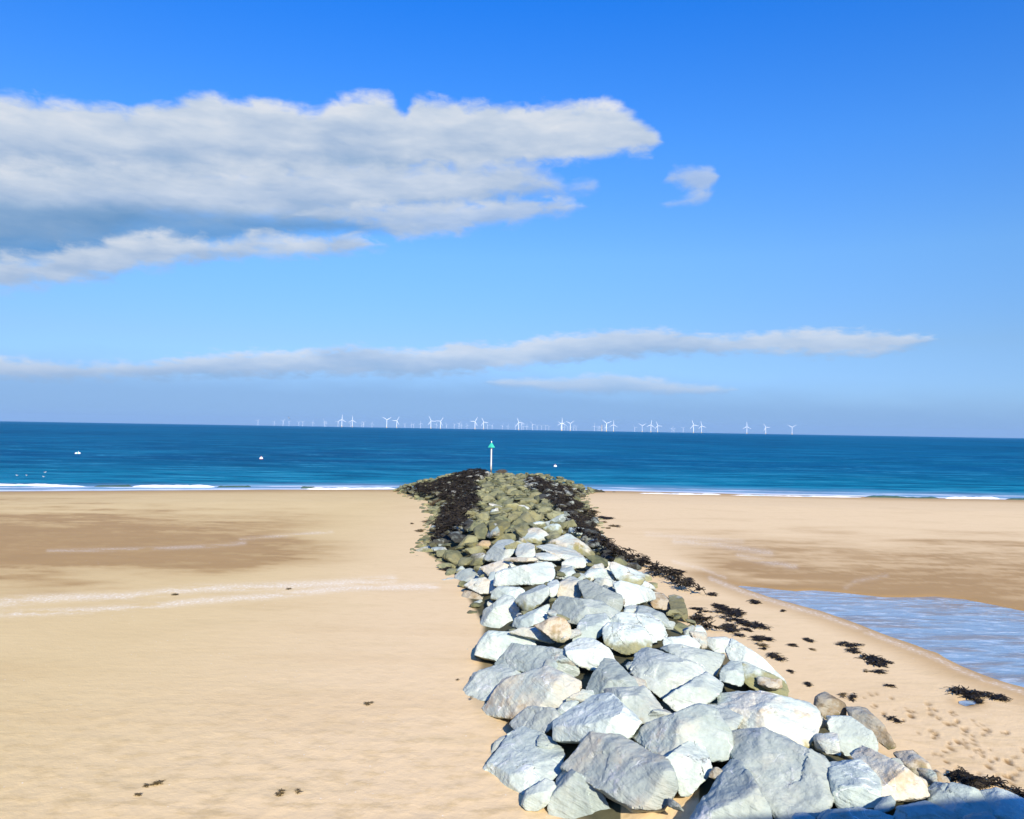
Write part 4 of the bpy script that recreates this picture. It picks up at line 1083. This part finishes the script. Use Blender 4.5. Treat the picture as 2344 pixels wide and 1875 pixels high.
def frond(lr, n=5, L=1.0, w=0.14):
    """a wavy strap, thickened so that it has two sides"""
    vs = []; x = y = 0.0; a = lr.uniform(-.4, .4); z = 0.0
    for i in range(n + 1):
        q = i / n; ww = w * (1 - 0.75 * q) * (0.75 + 0.5 * lr.random()); zz = 0.14 * math.sin(q * math.pi * lr.uniform(.8, 1.6)) + .02
        px_, py_ = -math.sin(a) * ww, math.cos(a) * ww
        vs += [(x + px_, y + py_, zz), (x, y, zz + .055), (x - px_, y - py_, zz)]
        a += lr.uniform(-.5, .5); x += math.cos(a) * L / n; y += math.sin(a) * L / n
    fs = []
    for i in range(n):
        k = i * 3
        for j in (0, 1):
            fs += [(k + j, k + j + 1, k + j + 4), (k + j, k + j + 4, k + j + 3)]
        fs += [(k + 2, k, k + 3), (k + 2, k + 3, k + 5)]
    return np.array(vs), np.array(fs, int)
def tuft(seed, nf):
    lr = random.Random(seed); h = Heap()
    for k in range(nf):
        v, f = frond(lr, 4, lr.uniform(.5, 1.1), lr.uniform(.06, .15))
        a = k / nf * 6.28 + lr.uniform(-.4, .4); M = rot(lr.uniform(-.2, .2), lr.uniform(-.25, .1), a)
        h.add(v @ M.T + np.array([lr.uniform(-.15, .15), lr.uniform(-.15, .15), lr.uniform(0, .14)]), f)
    return np.concatenate(h.v), np.concatenate(h.f)
TUFT = [tuft(40 + i, 9) for i in range(10)]

def surf_z(x, y): return np.maximum(mound(x, y), sand_z(x, y))
def mat_of_weed(name, poly, dens, s0, s1, label, seed, lift=0.05, zmax=None):
    lr = random.Random(seed); h = Heap()
    W = np.array([on_mound(u, v)[0] for u, v in poly])
    lo, hi = W.min(0), W.max(0)
    n = int((hi[0] - lo[0]) * (hi[1] - lo[1]) * dens)
    X = nrng.uniform(lo[0], hi[0], n); Y = nrng.uniform(lo[1], hi[1], n)
    Z = surf_z(X, Y)
    u, v, dep = project(np.stack([X, Y, Z], 1))
    cl = 0.55 * fbm(X * 0.9, Y * 0.9, seed, 3) + 0.45 * fbm(X * 2.6, Y * 2.0, seed + 3, 2) + .03
    edge_d = poly_dist(poly, u, v, True)
    keep = inside(poly, u, v) & (cl + nrng.uniform(-.14, .14, n) > 0.54 - 0.14 * np.clip(edge_d / 14, 0, 1))
    for x, y, z in zip(X[keep], Y[keep], Z[keep]):
        V_, F_ = TUFT[lr.randrange(10)]
        s = lr.uniform(s0, s1)
        M = rot(lr.uniform(-.35, .35), lr.uniform(-.35, .35), lr.uniform(0, 6.28)) * s
        h.add(V_ @ M.T + np.array([x, y, z + lift + lr.uniform(-.04, .16) * min(1, s * 2.5)]), F_)
    o = link(name, h.mesh(name, mk, True)); tag(o, label, 'seaweed', kind='stuff'); return o
mat_of_weed('seaweed_mat', WEED_L, 30, .20, .40, 'black wrack blanketing the left flank of the groyne near its sea end', 3, .12)
mat_of_weed('seaweed_mat', WEED_R, 24, .20, .40, 'black wrack along the right flank of the groyne', 4, .08)
FOOTSTRIP = px('B', [(1640, 1172), (1700, 1165), (1800, 1185), (1900, 1195), (2000, 1222), (2090, 1252), (2200, 1300), (2300, 1360), (2250, 1400), (2140, 1325), (2040, 1275), (1900, 1265), (1780, 1240), (1690, 1205)])
mat_of_weed('seaweed_mat', FOOTSTRIP, 220, .10, .22, 'dark weed strip between the white corner rocks and the footprints', 5, .01)
STRIP2 = px('C', [(1780, 680), (1850, 685), (1920, 735), (1960, 790), (2080, 850), (1990, 845), (1880, 800), (1800, 770)])
mat_of_weed('seaweed_mat', STRIP2, 130, .12, .26, 'black weed bank hugging the rocks by the small vivid green rock', 6, .02)

def clump(cu, cv, hw, hh, ang, label, mat=None, dens=1.0, grp='seaweed clumps on the sand'):
    """one washed-up clump: straps tangled inside an uneven patch"""
    lr = random.Random(int(cu * 3 + cv)); h = Heap()
    c = at_z(cu, cv, 0.0); dist = np.linalg.norm(c - CAM)
    c, s = math.cos(ang), math.sin(ang)
    area = math.pi * (hw * dist / F) * (hh * dist / F * dist / CAM_H)
    ts = float(np.clip(math.sqrt(area) * 0.34, 0.05, 0.24))
    n = int(np.clip(area / (ts * ts) * 2.4 * dens, 4, 170))
    org = None
    for k in range(n):
        r_ = math.sqrt(lr.random()); a = lr.uniform(0, 6.28)
        r_ *= 0.55 + 0.6 * float(vnoise(np.array(math.cos(a) * 1.6 + 9), np.array(math.sin(a) * 1.6 + cu * .1), 5))
        ex, ey = hw * r_ * math.cos(a), hh * r_ * math.sin(a)
        p = at_z(cu + ex * c - ey * s, cv + ex * s + ey * c, 0.0)
        z = float(surf_z(np.array(p[0]), np.array(p[1])))
        if org is None: org = np.array([at_z(cu, cv, 0)[0], at_z(cu, cv, 0)[1], z])
        V_, F_ = TUFT[lr.randrange(10)]
        q = ts * lr.uniform(.6, 1.25)
        M = rot(lr.uniform(-.2, .2), lr.uniform(-.2, .2), lr.uniform(0, 6.28)) * q
        M[2] *= 0.5
        h.add(V_ @ M.T + np.array([p[0], p[1], z + lr.uniform(-.01, .03)]) - org, F_)
    o = link('seaweed_clump', h.mesh('seaweed_clump', mat or mk), loc=org)
    tag(o, label, 'seaweed', grp)
def ce(crop, cx, cy_, hw, hh, ang, label, **k):
    (u, v), = px(crop, [(cx, cy_)]); s = CROP[crop][2]
    clump(u, v, hw * s, hh * s, ang, label, **k)
ce('E', 505, 482, 38, 14, .1, 'ring-shaped weed clump near the narrow tip of the water pool')
ce('E', 677, 536, 16, 7, .1, 'tiny weed scrap close to the edge of the water pool, above the other scraps')
ce('E', 345, 540, 105, 30, .30, 'large black weed clump beside the dark olive upright rock')
ce('E', 285, 503, 52, 8, .2, 'thin weed streak just above the large black clump by the olive rock')
ce('E', 440, 612, 160, 18, .26, 'longest straight streak of weed, slanting down the sand to the right')
ce('E', 365, 655, 82, 24, .40, 'thick weed clump below the longest straight streak')
ce('E', 450, 650, 40, 10, .25, 'short weed streak at the end of the thick clump')
ce('E', 170, 530, 90, 7, .2, 'thin broken line of weed leading from the olive rock')
ce('E', 550, 710, 78, 16, .1, 'flat black weed clump off the bright flat-topped rock')
ce('E', 550, 747, 46, 8, .25, 'faint brown line of weed under the flat black clump', mat=mk2)
ce('E', 556, 768, 26, 7, .1, 'small scrap of weed lowest under the flat black clump')
ce('E', 633, 818, 55, 22, .35, 'weed clump touching the edge of the ridged white rock')
ce('E', 832, 716, 32, 11, .35, 'slanted small weed clump, upper one of a scattered trio')
ce('E', 740, 747, 36, 8, .2, 'pointed small weed clump, left one of a scattered trio')
ce('E', 858, 772, 20, 6, .3, 'smallest weed scrap of the scattered trio', mat=mk2)
ce('E', 1080, 745, 78, 12, .12, 'two-lobed weed clump, upper lobe long and thin')
ce('E', 1110, 780, 44, 14, .05, 'round lower lobe beneath the long thin weed clump')
ce('E', 1240, 845, 92, 26, .18, 'big dark diamond-shaped weed clump in the middle of the right sand')
ce('E', 1260, 910, 55, 8, .12, 'narrow weed line below the diamond-shaped clump')
ce('E', 1187, 905, 16, 6, 0, 'weed speck left of the narrow line', mat=mk2)
ce('E', 1335, 997, 38, 9, .1, 'small pointed weed clump alone above the footprints')
ce('E', 1820, 1045, 105, 30, .12, 'biggest weed clump, beside the little blue puddle')
ce('E', 1995, 1067, 72, 18, .2, 'weed clump right of the biggest one by the puddle')
ce('E', 1885, 1088, 18, 18, .5, 'round weed lump at the right end of the little puddle')
ce('E', 1350, 1200, 50, 13, .4, 'weed clump lying among the first footprints')
ce('E', 1105, 1063, 16, 22, .3, 'dark weed lump beside the top of the brown boulder', )
ce('E', 1045, 1060, 20, 16, .4, 'brown weed scrap next to the brown boulder', mat=mk2)
ce('E', 725, 908, 24, 8, .4, 'weed scrap against the right edge of the ridged white rock')
ce('E', 830, 985, 24, 12, .7, 'weed tucked behind the algae-faced rock')
ce('E', 100, 342, 22, 10, .3, 'short dark weed dash above the olive rock, beside the weed bank')
ce('E', 30, 290, 45, 9, .2, 'weed dash highest beside the right weed bank')
ce('E', 240, 434, 32, 10, .1, 'weed dash at the lower end of the black weed bank')
ce('D', 1815, 670, 78, 12, .06, 'long flat weed patch right of the far weedy rocks')
ce('D', 1720, 620, 38, 11, .1, 'brownish weed patch touching the far weedy rocks', mat=mk2)
ce('D', 1900, 738, 48, 7, .05, 'thin yellow-brown weed line, outermost of the far right patches', mat=mk2)
ce('D', 1770, 704, 72, 4, .05, 'hair-thin weed line under the long flat patch', mat=mk2)
ce('D', 1840, 753, 20, 6, 0, 'brown weed speck lowest of the far right patches', mat=mk2)
ce('D', 380, 616, 42, 7, 0, 'olive weed patch off the left flank, upper one', mat=mk2)
ce('D', 350, 700, 42, 7, -.05, 'olive weed patch off the left flank, middle one', mat=mk2)
ce('D', 290, 776, 34, 9, 0, 'olive weed patch off the left flank, lower one', mat=mk2)
ce('D', 228, 714, 15, 4, 0, 'weed speck farthest out from the left flank', mat=mk2)
ce('D', 500, 1096, 65, 11, .05, 'weed spit reaching left from the groyne foot onto pale sand')
ce('D', 430, 560, 70, 12, 0, 'olive weed fringe where the left flank meets the sand', mat=mk2)
clump(365, 1793, 20, 3.2, -.35, 'curved strand of brown weed on the bare sand, bottom left', mk2)
clump(334, 1801, 6, 4.5, 0, 'knot of brown weed at the lower end of the curved strand', mk2)
clump(316, 1821, 8, 3.5, .1, 'brown weed scrap below the curved strand', mk2)
clump(641, 1816, 10, 9, -.6, 'forked brown weed scrap on the bare sand, bottom', mk2, .6)
clump(683, 1815, 7, 6, -.5, 'hooked brown weed scrap right of the forked scrap', mk2, .6)
clump(845, 1611, 9, 3.0, -.15, 'single brown weed scrap midway between the left sand and the rocks', mk2)
clump(1046, 1557, 3.5, 1.8, 0, 'weed crumb beside the rock with white vertical veins', mk2)
clump(1080, 1606, 4, 2.0, 0, 'weed crumb below the rock with white vertical veins', mk2)
clump(400, 1362, 8, 1.8, 0, 'weed scrap on the pale shell line, nearer the left', mk2)
clump(661, 1349, 6, 1.5, 0, 'weed scrap on the pale shell line, nearer the groyne', mk2)

# ------------------------------------------------------------------ marker post
def lathe(prof, n=20):
    vs, fs = [], []
    for r_, z in prof:
        for k in range(n): vs.append((r_ * math.cos(k / n * 2 * math.pi), r_ * math.sin(k / n * 2 * math.pi), z))
    for i in range(len(prof) - 1):
        for k in range(n):
            a, b_ = i * n + k, i * n + (k + 1) % n
            fs.append((a, b_, b_ + n, a + n))
    fs.append(tuple(range(n))[::-1]); fs.append(tuple(range((len(prof) - 1) * n, len(prof) * n)))
    return vs, fs
pd = 69.5
dd = ray(POST_U, POST_V + 1); bp = CAM + dd * (pd / dd[1])
m_pole, t, b = new_mat('weathered_pole', 0.6, 0.3)
tc = t.new('ShaderNodeTexCoord'); gx, gy, gz = t.split(tc.outputs['Object'])
n = t.noise(tc.outputs['Object'], 9.0, 5, 0.65)
c = t.mix(n, (.58, .56, .50), (.80, .79, .76))
c = t.mix(t.smooth(gz + (n - .5) * 1.2, .75, .1) * .8, c, (.36, .27, .17))
c = t.mix(t.smooth(gz + (n - .5) * .4, .22, .02) * .9, c, (.05, .045, .03))
t.put(b.inputs['Base Color'], c)
m_green = plain('green_paint', (.05, .52, .36), 0.45, 0.4, .18, 5)
m_white = plain('white_paint', (.80, .81, .80), 0.45, 0.4, .06, 4)
post = tag(empty('marker_post', bp), 'slim pale marker post with a green pointed topmark at the sea end of the groyne', 'marker post')
PS = 3.3 / F * pd / 2
hp_ = 2.12
v, f = lathe([(PS * 1.05, -.5), (PS * 1.05, .5), (PS, .52), (PS * .95, hp_ - .05)], 16); mesh_obj('pole', v, f, m_pole, post)
cone_h, cone_r = 0.36, 0.30
v, f = lathe([(cone_r * .98, hp_ - .07), (cone_r, hp_ - .055), (cone_r * .55, hp_ + cone_h * .46), (.025, hp_ + cone_h)], 4)
tm = mesh_obj('topmark', v, f, m_green, post); tm.rotation_euler = (0, 0, 0.05)
v, f = lathe([(PS * 1.5, hp_ - .16), (PS * 1.5, hp_ - .08)], 16); mesh_obj('collar', v, f, m_pole, post)
v, f = lathe([(.03, hp_ + cone_h - .05), (.03, hp_ + cone_h + .02), (.05, hp_ + cone_h + .05), (.045, hp_ + cone_h + .1), (.01, hp_ + cone_h + .14)], 10); mesh_obj('finial', v, f, m_white, post)

# tuft of green weed and a pale stone beside the post
clump(1148, 1080, 14, 5, 0, 'green-brown mound of weed on the summit just right of the marker post', mk2)
bpy.data.objects[-1] if False else None

# ------------------------------------------------------------------ buoys
m_org = plain('orange_paint', (.62, .12, .05), .5, .3, .15, 5)
def buoy(u, v, w, label, long=False):
    p = at_z(u, v, SEA_Z + .1); dist = np.linalg.norm(p - CAM); r_ = w / 2 / F * dist
    o = tag(empty('mooring_buoy', (p[0], p[1], SEA_Z)), label, 'buoy', 'buoys on the sea')
    if long:
        vs, fs = lathe([(.02, -r_), (r_ * .30, -r_ * .92), (r_ * .43, -r_ * .55), (r_ * .45, 0), (r_ * .43, r_ * .55), (r_ * .30, r_ * .92), (.02, r_)], 14)
        h = mesh_obj('float', vs, fs, m_white, o, smooth=True); h.rotation_euler = (0, R(86), .12); h.location = (0, 0, r_ * .22)
        vs, fs = lathe([(r_ * .462, -r_ * .16), (r_ * .462, r_ * .16)], 14)
        k = mesh_obj('band', vs, fs, m_green, o); k.rotation_euler = (0, R(86), .12); k.location = (0, 0, r_ * .22)
        vs, fs = lathe([(.03, 0), (.03, .25)], 8); k = mesh_obj('handle', vs, fs, m_white, o); k.location = (.1, 0, r_ * .55)
    else:
        vs, fs = lathe([(r_ * .3, -r_ * .6), (r_ * .8, -r_ * .4), (r_, .1 * r_), (r_ * .92, .5 * r_), (r_ * .6, .9 * r_), (r_ * .2, 1.12 * r_)], 18)
        mesh_obj('float', vs, fs, m_white, o, smooth=True)
        vs, fs = lathe([(r_ * .93, -.22 * r_), (r_ * 1.02, -.1 * r_), (r_ * 1.03, .06 * r_)], 18); mesh_obj('band', vs, fs, m_org, o)
        vs, fs = lathe([(r_ * .13, 1.05 * r_), (r_ * .13, 1.35 * r_), (r_ * .2, 1.4 * r_), (r_ * .05, 1.5 * r_)], 10); mesh_obj('mooring_eye', vs, fs, m_org, o)
buoy(178, 1038, 11, 'long white float lying on the water, the buoy farthest from the groyne', True)
buoy(598, 1049, 8, 'round white buoy with an orange waterline, left of the marker post')
buoy(1271, 1067, 8, 'round white buoy right of the marker post')

# ------------------------------------------------------------------ gulls
m_gw = plain('gull_white', (.55, .56, .57), .7, .1, .05, 8); m_gg = plain('gull_grey', (.28, .30, .33), .7, .1, .1, 8); m_bk = plain('beak_yellow', (.6, .38, .05), .5, .3, .1, 8)
def ellip(c, r_, n=10, m=8):
    vs, fs = [], []
    for i in range(m + 1):
        a = math.pi * i / m
        for k in range(n):
            b_ = 2 * math.pi * k / n
            vs.append((c[0] + r_[0] * math.cos(a), c[1] + r_[1] * math.sin(a) * math.cos(b_), c[2] + r_[2] * math.sin(a) * math.sin(b_)))
    for i in range(m):
        for k in range(n):
            fs.append((i * n + k, i * n + (k + 1) % n, (i + 1) * n + (k + 1) % n, (i + 1) * n + k))
    return vs, fs
def gull_body():
    vs = []; fs = []; n = 12
    st = [(-.24, .012, .010, .05), (-.16, .035, .030, .04), (-.08, .075, .062, .02), (.02, .090, .085, .015), (.10, .075, .080, .03), (.15, .045, .050, .075), (.19, .046, .046, .105), (.225, .044, .042, .115), (.255, .022, .022, .108), (.262, .006, .006, .105)]
    for x, ry, rz, z in st:
        for k in range(n):
            a = 2 * math.pi * k / n; vs.append((x, ry * math.cos(a), z + rz * math.sin(a)))
    for i in range(len(st) - 1):
        for k in range(n): fs.append((i * n + k, i * n + (k + 1) % n, (i + 1) * n + (k + 1) % n, (i + 1) * n + k))
    fs.append(tuple(range(n))[::-1]); fs.append(tuple(range((len(st) - 1) * n, len(st) * n)))
    return vs, fs
def wing(side, folded):
    if folded:
        sec = [(.09, .055, .075), (.02, .088, .062), (-.10, .075, .055), (-.22, .03, .06), (-.30, .008, .07)]
        vs = []; fs = []
        for x, y, z in sec:
            w = .05 if x > -.2 else .018
            vs += [(x, side * y, z + w), (x, side * (y + .014), z), (x, side * y * .9, z - w * .8)]
        for i in range(len(sec) - 1):
            for j in (0, 1):
                k = i * 3 + j; fs.append((k, k + 1, k + 4, k + 3))
            k = i * 3; fs.append((k + 2, k, k + 3, k + 5))
        return vs, fs
    sec = [(.0, .06, .05, .17), (.04, .25, .12, .16), (.02, .42, .13, .13), (-.07, .58, .09, .085), (-.16, .70, .04, .02)]
    vs = []; fs = []
    for x, y, z, c in sec:
        vs += [(x + c * .45, side * y, z), (x, side * y, z + .014), (x - c * .55, side * y, z - .004), (x, side * y, z - .006)]
    for i in range(len(sec) - 1):
        for j in range(4):
            k = i * 4; fs.append((k + j, k + (j + 1) % 4, k + 4 + (j + 1) % 4, k + 4 + j))
    return vs, fs
def gull(loc, rz, label, flying=False, s=1.0):
    o = tag(empty('gull', loc), label, 'gull', 'gulls'); o.rotation_euler = ((.7 if flying else 0), 0, rz); o.scale = (s, s, s)
    v, f = gull_body(); mesh_obj('body', v, f, m_gw, o, smooth=True)
    for sd in (-1, 1):
        v, f = wing(sd, not flying); mesh_obj('wing', v, f, m_gg, o)
    v, f = lathe([(.014, 0), (.010, .03), (.003, .055)], 8); bk = mesh_obj('beak', v, f, m_bk, o); bk.location = (.255, 0, .105); bk.rotation_euler = (0, R(97), 0)
d_ = ray(661, 957); gull(CAM + d_ * 230, 2.6, 'gull in flight just above the horizon, dark-winged, left of the tall turbines', True, 1.0)
for (u, v, rz, lb) in ((39, 1087, 3.0, 'gull floating farthest left, by the breaking waves'), (61, 1087, 2.7, 'brightest floating gull, second along from the photo edge'),
                       (103, 1080, .2, 'floating gull sitting farthest out from the surf'), (100, 1090, 2.9, 'floating gull directly in front of the outermost one')):
    p = at_z(u, v, SEA_Z + .1); gull((p[0], p[1], SEA_Z + .03), rz, lb, False, .55)

# ------------------------------------------------------------------ wind turbines
m_tur = plain('turbine_white', (.82, .83, .84), .5, .3, .03, .05); m_yel = plain('transition_yellow', (.72, .50, .22), .6, .2, .1, .2)
def blade_mesh(L, cw=1.0):
    vs, fs = [], []
    for q, c in ((0, 2.4), (.05, 2.6), (.18, 4.6), (.4, 3.7), (.7, 2.6), (.93, 1.6), (1, .7)):
        c = c * cw; th = c * (.5 if q < .1 else .22); z = q * L
        vs += [(-c * .35, 0, z), (0, -th / 2, z), (c * .65, 0, z), (0, th / 2, z)]
    for i in range(6):
        for j in range(4):
            k = i * 4; fs.append((k + j, k + (j + 1) % 4, k + 4 + (j + 1) % 4, k + 4 + j))
    fs += [(3, 2, 1, 0), (24, 25, 26, 27)]
    return vs, fs
HUB, BL = 82.0, 55.0
me_parts = {}
def cached(name, vf, mat):
    if name not in me_parts:
        me = bpy.data.meshes.new(name); me.from_pydata([tuple(v) for v in vf[0]], [], [tuple(f) for f in vf[1]]); me.materials.append(mat); me_parts[name] = me
    return me_parts[name]
def boxv(x0, x1, y0, y1, z0, z1):
    v = [(x, y, z) for x in (x0, x1) for y in (y0, y1) for z in (z0, z1)]
    return v, [(0, 1, 3, 2), (4, 6, 7, 5), (0, 4, 5, 1), (2, 3, 7, 6), (0, 2, 6, 4), (1, 5, 7, 3)]
def place(u, hub_px):
    """sea position on the sight line whose hub stands hub_px above the horizon"""
    hz = 963.6 + 0.01667 * u
    d = ray(u, hz - hub_px); k = (HUB + SEA_Z - CAM_H) / d[2]
    return CAM + d * k
near = [(782.7, 16.4, 88, 'one blade straight up'), (806.5, 15.0, 90, 'blade up in an upright Y upside down'), (885.4, 17.4, 30, 'blades in a wide Y'), (908.3, 15.6, 60, 'one blade level to the left'),
        (986.4, 16.6, 115, 'one blade level to the right'), (1008.3, 16.0, 55, 'blade pointing at its left neighbour'), (1087.4, 17.0, 60, 'one blade level to the left'), (1107, 15.6, 115, 'leaning blade to the upper left'),
        (1187.4, 16.4, 112, 'overlapping a slighter turbine'), (1286.5, 17.0, 90, 'tallest blade straight up, another turbine behind'), (1285.0, 14.2, 25, 'standing directly behind a taller one'), (1305.4, 15.8, 35, 'blades in a tilted Y'),
        (1388.3, 17.6, 22, 'blades in a broad Y beside a mast'), (1404.4, 15.0, 90, 'one blade straight up'), (1470, 13.6, 30, 'short with a shallow Y'), (1490, 15.8, 82, 'blade leaning slightly right of upright'), (1505.4, 14.4, 112, 'leaning blade to the upper left'),
        (1587.5, 17.2, 110, 'leaning blade to the upper left'), (1606, 15.4, 102, 'nearly upright blade'), (1709.6, 15.6, 92, 'standing well apart from others'), (1752.8, 14.6, 122, 'middle one of the three apart'), (1813, 15.6, 32, 'last one along the horizon')]
ORD = ['first', 'second', 'third', 'fourth', 'fifth', 'sixth', 'seventh', 'eighth', 'ninth', 'tenth', 'eleventh', 'twelfth', 'thirteenth', 'fourteenth', 'fifteenth', 'sixteenth', 'seventeenth', 'eighteenth', 'nineteenth', 'twentieth', 'twenty-first', 'twenty-second']
order = sorted(range(len(near)), key=lambda i: near[i][0])
for r_i, i in enumerate(order):
    u, hpx, ang, desc = near[i]
    p = place(u, hpx)
    root = tag(empty('wind_turbine', (p[0], p[1], SEA_Z)), f"{ORD[r_i]} tall white wind turbine from the left, {desc}", 'wind turbine', 'wind turbines on the horizon')
    root.rotation_euler = (0, 0, R(12) - math.atan2(p[0], p[1]))
    link('tower', cached('tower', lathe([(3.2, 12), (2.7, 50), (2.0, HUB - 2)], 14), m_tur), parent=root)
    link('transition_piece', cached('transition_piece', lathe([(4.0, -8), (4.0, 11), (5.2, 11.2), (5.2, 12.2), (3.6, 12.4)], 14), m_yel), parent=root)
    link('nacelle', cached('nacelle', boxv(-2.2, 2.2, -3.5, 8, HUB - 2.2, HUB + 2.4), m_tur), parent=root)
    hb = link('hub', cached('hub', lathe([(2.2, 0), (2.1, 1.5), (1.2, 3.2), (.2, 3.8)], 12), m_tur), parent=root); hb.location = (0, -3.6, HUB); hb.rotation_euler = (R(90), 0, 0)
    for k in range(3):
        bl = link('blade', cached('blade', blade_mesh(BL, .95), m_tur), parent=root); bl.location = (0, -5.2, HUB); bl.rotation_euler = (0, R(90 - ang - 120 * k), 0)
FARU = [590.6, 627.8, 648, 661.5, 684, 693, 716, 742.5, 746.3, 773.8, 802, 828, 832.5, 851.6, 926.7, 942, 946.6, 963, 999, 1022.4, 1040, 1050.7, 1056, 1069, 1115.8, 1126.5, 1150, 1163, 1180, 1194.6, 1198.4, 1206,
        1219, 1229.4, 1239.5, 1249, 1256.4, 1292, 1300, 1312.6, 1318.7, 1360.8, 1369, 1373, 1385, 1453, 1538, 1543, 1563.7]
BIGF = {590.6: 10.5, 648: 11, 742.5: 11, 773.8: 10.5, 832.5: 10, 1050.7: 11, 1194.6: 13, 1219: 12, 1360.8: 11.5, 1563.7: 9.5, 963: 10.5, 1453: 9.5}
for i, u in enumerate(FARU):
    hpx = BIGF.get(u, rng.uniform(7.6, 9.2)); p = place(u, hpx); h = Heap()
    fat = 1.0
    def addv(vf, M=np.eye(3), o=(0, 0, 0)):
        tri = []
        for f in vf[1]:
            for k in range(1, len(f) - 1): tri.append((f[0], f[k], f[k + 1]))
        h.add(np.array(vf[0], float) @ M.T + np.array(o), np.array(tri, int))
    addv(lathe([(2.1, -6), (1.8, 40), (1.3, HUB)], 10)); addv(boxv(-2, 2, -3, 7, HUB - 2, HUB + 2.2))
    ang = rng.uniform(0, 120)
    for k in range(3): addv(blade_mesh(BL, .5), rot(0, R(90 - ang - 120 * k), 0), (0, -5, HUB))
    o = link('wind_turbine', h.mesh('wind_turbine', m_tur, False), loc=(p[0], p[1], SEA_Z)); o.rotation_euler = (0, 0, R(20) - math.atan2(p[0], p[1]))
    nb = min(range(len(near)), key=lambda j: abs(near[j][0] - u)); rk_ = order.index(nb)
    side = 'left' if u < near[nb][0] else 'right'
    gap = abs(near[nb][0] - u)
    same = [q for q in FARU if min(range(len(near)), key=lambda j: abs(near[j][0] - q)) == nb and (q < near[nb][0]) == (u < near[nb][0])]
    same.sort(key=lambda q: abs(q - near[nb][0])); pos = same.index(u)
    lab = f"faint small turbine, {ORD[pos]} out to the {side} of the {ORD[rk_]} tall turbine"
    tag(o, lab, 'wind turbine', 'faint wind turbines far out')
# the stump-like platform among them
p = place(1377.6, 11.5); root = tag(empty('offshore_platform', (p[0], p[1], SEA_Z)), 'thick pinkish mast platform without blades beside the thirteenth tall turbine', 'platform')
v, f = lathe([(4.5, -6), (4.5, 30), (4.0, 96)], 12); mesh_obj('mast', v, f, m_yel, root)
v, f = boxv(-9, 9, -9, 9, 18, 21); mesh_obj('deck', v, f, m_tur, root)

# ------------------------------------------------------------------ the sea wall, and an added unseen building that shades the nearest rocks
m_con, t, b = new_mat('concrete', 0.9, 0.15)
geo = t.new('ShaderNodeNewGeometry'); P_ = geo.outputs['Position']
t.put(b.inputs['Base Color'], t.mix(t.noise(P_, 1.6, 6, .65), (.28, .27, .25), (.46, .45, .42)))
t.put(b.inputs['Normal'], t.bump(t.noise(P_, 20, 4, .7), .02, .4))
WS = 0.20
root = tag(empty('sea_wall', (0, -0.3, 0)), 'pale concrete sea wall and promenade behind the nearest rocks', 'sea wall')
root.rotation_euler = (0, 0, math.atan(WS))
v, f = boxv(-70, 70, -30, -0.02, -2, 3.4); mesh_obj('wall', v, f, m_con, root)
v, f = boxv(-70, 70, -0.38, -0.002, 3.402, 4.1); mesh_obj('parapet', v, f, m_con, root)
v, f = boxv(-70, 70, -0.42, 0.0, 4.102, 4.2); mesh_obj('coping', v, f, m_con, root)
BH, BY = 7.15, -3.3  # out-of-view building added so that its shadow falls on the nearest rocks
root = tag(empty('added_shadow_building', (0, BY, 3.402)), 'flat-roofed building added out of view to cast a straight shadow on the nearest rocks', 'building')
root.rotation_euler = (0, 0, math.atan(WS))
v, f = boxv(-24, 24, -9, -0.15, 0, BH - 3.402 - .3); mesh_obj('wall', v, f, m_con, root)
v, f = boxv(-24.3, 24.3, -9.3, 0, BH - 3.402 - .298, BH - 3.402); mesh_obj('roof', v, f, m_con, root)
for k in range(8):
    v, f = boxv(-22.5 + k * 6, -20 + k * 6, -.148, -.09, .9, 2.3); w_ = mesh_obj('window', v, f, m_white, root)
    v, f = boxv(-22.4 + k * 6, -20.1 + k * 6, -.088, -.08, 1.0, 2.2); mesh_obj('pane', v, f, mw, w_)

# ------------------------------------------------------------------ air
if HAZE > 0:
    v, f = boxv(-21000, 21000, -21000, 21000, -4.2, 190)
    m_h = bpy.data.materials.new('haze'); m_h.use_nodes = True; nt = m_h.node_tree; nt.nodes.clear()
    out = nt.nodes.new('ShaderNodeOutputMaterial'); pv = nt.nodes.new('ShaderNodeVolumePrincipled')
    pv.inputs['Color'].default_value = (.42, .64, 1.0, 1); pv.inputs['Density'].default_value = HAZE
    nt.links.new(pv.outputs[0], out.inputs['Volume'])
    tag(mesh_obj('haze', v, f, m_h), kind='stuff')
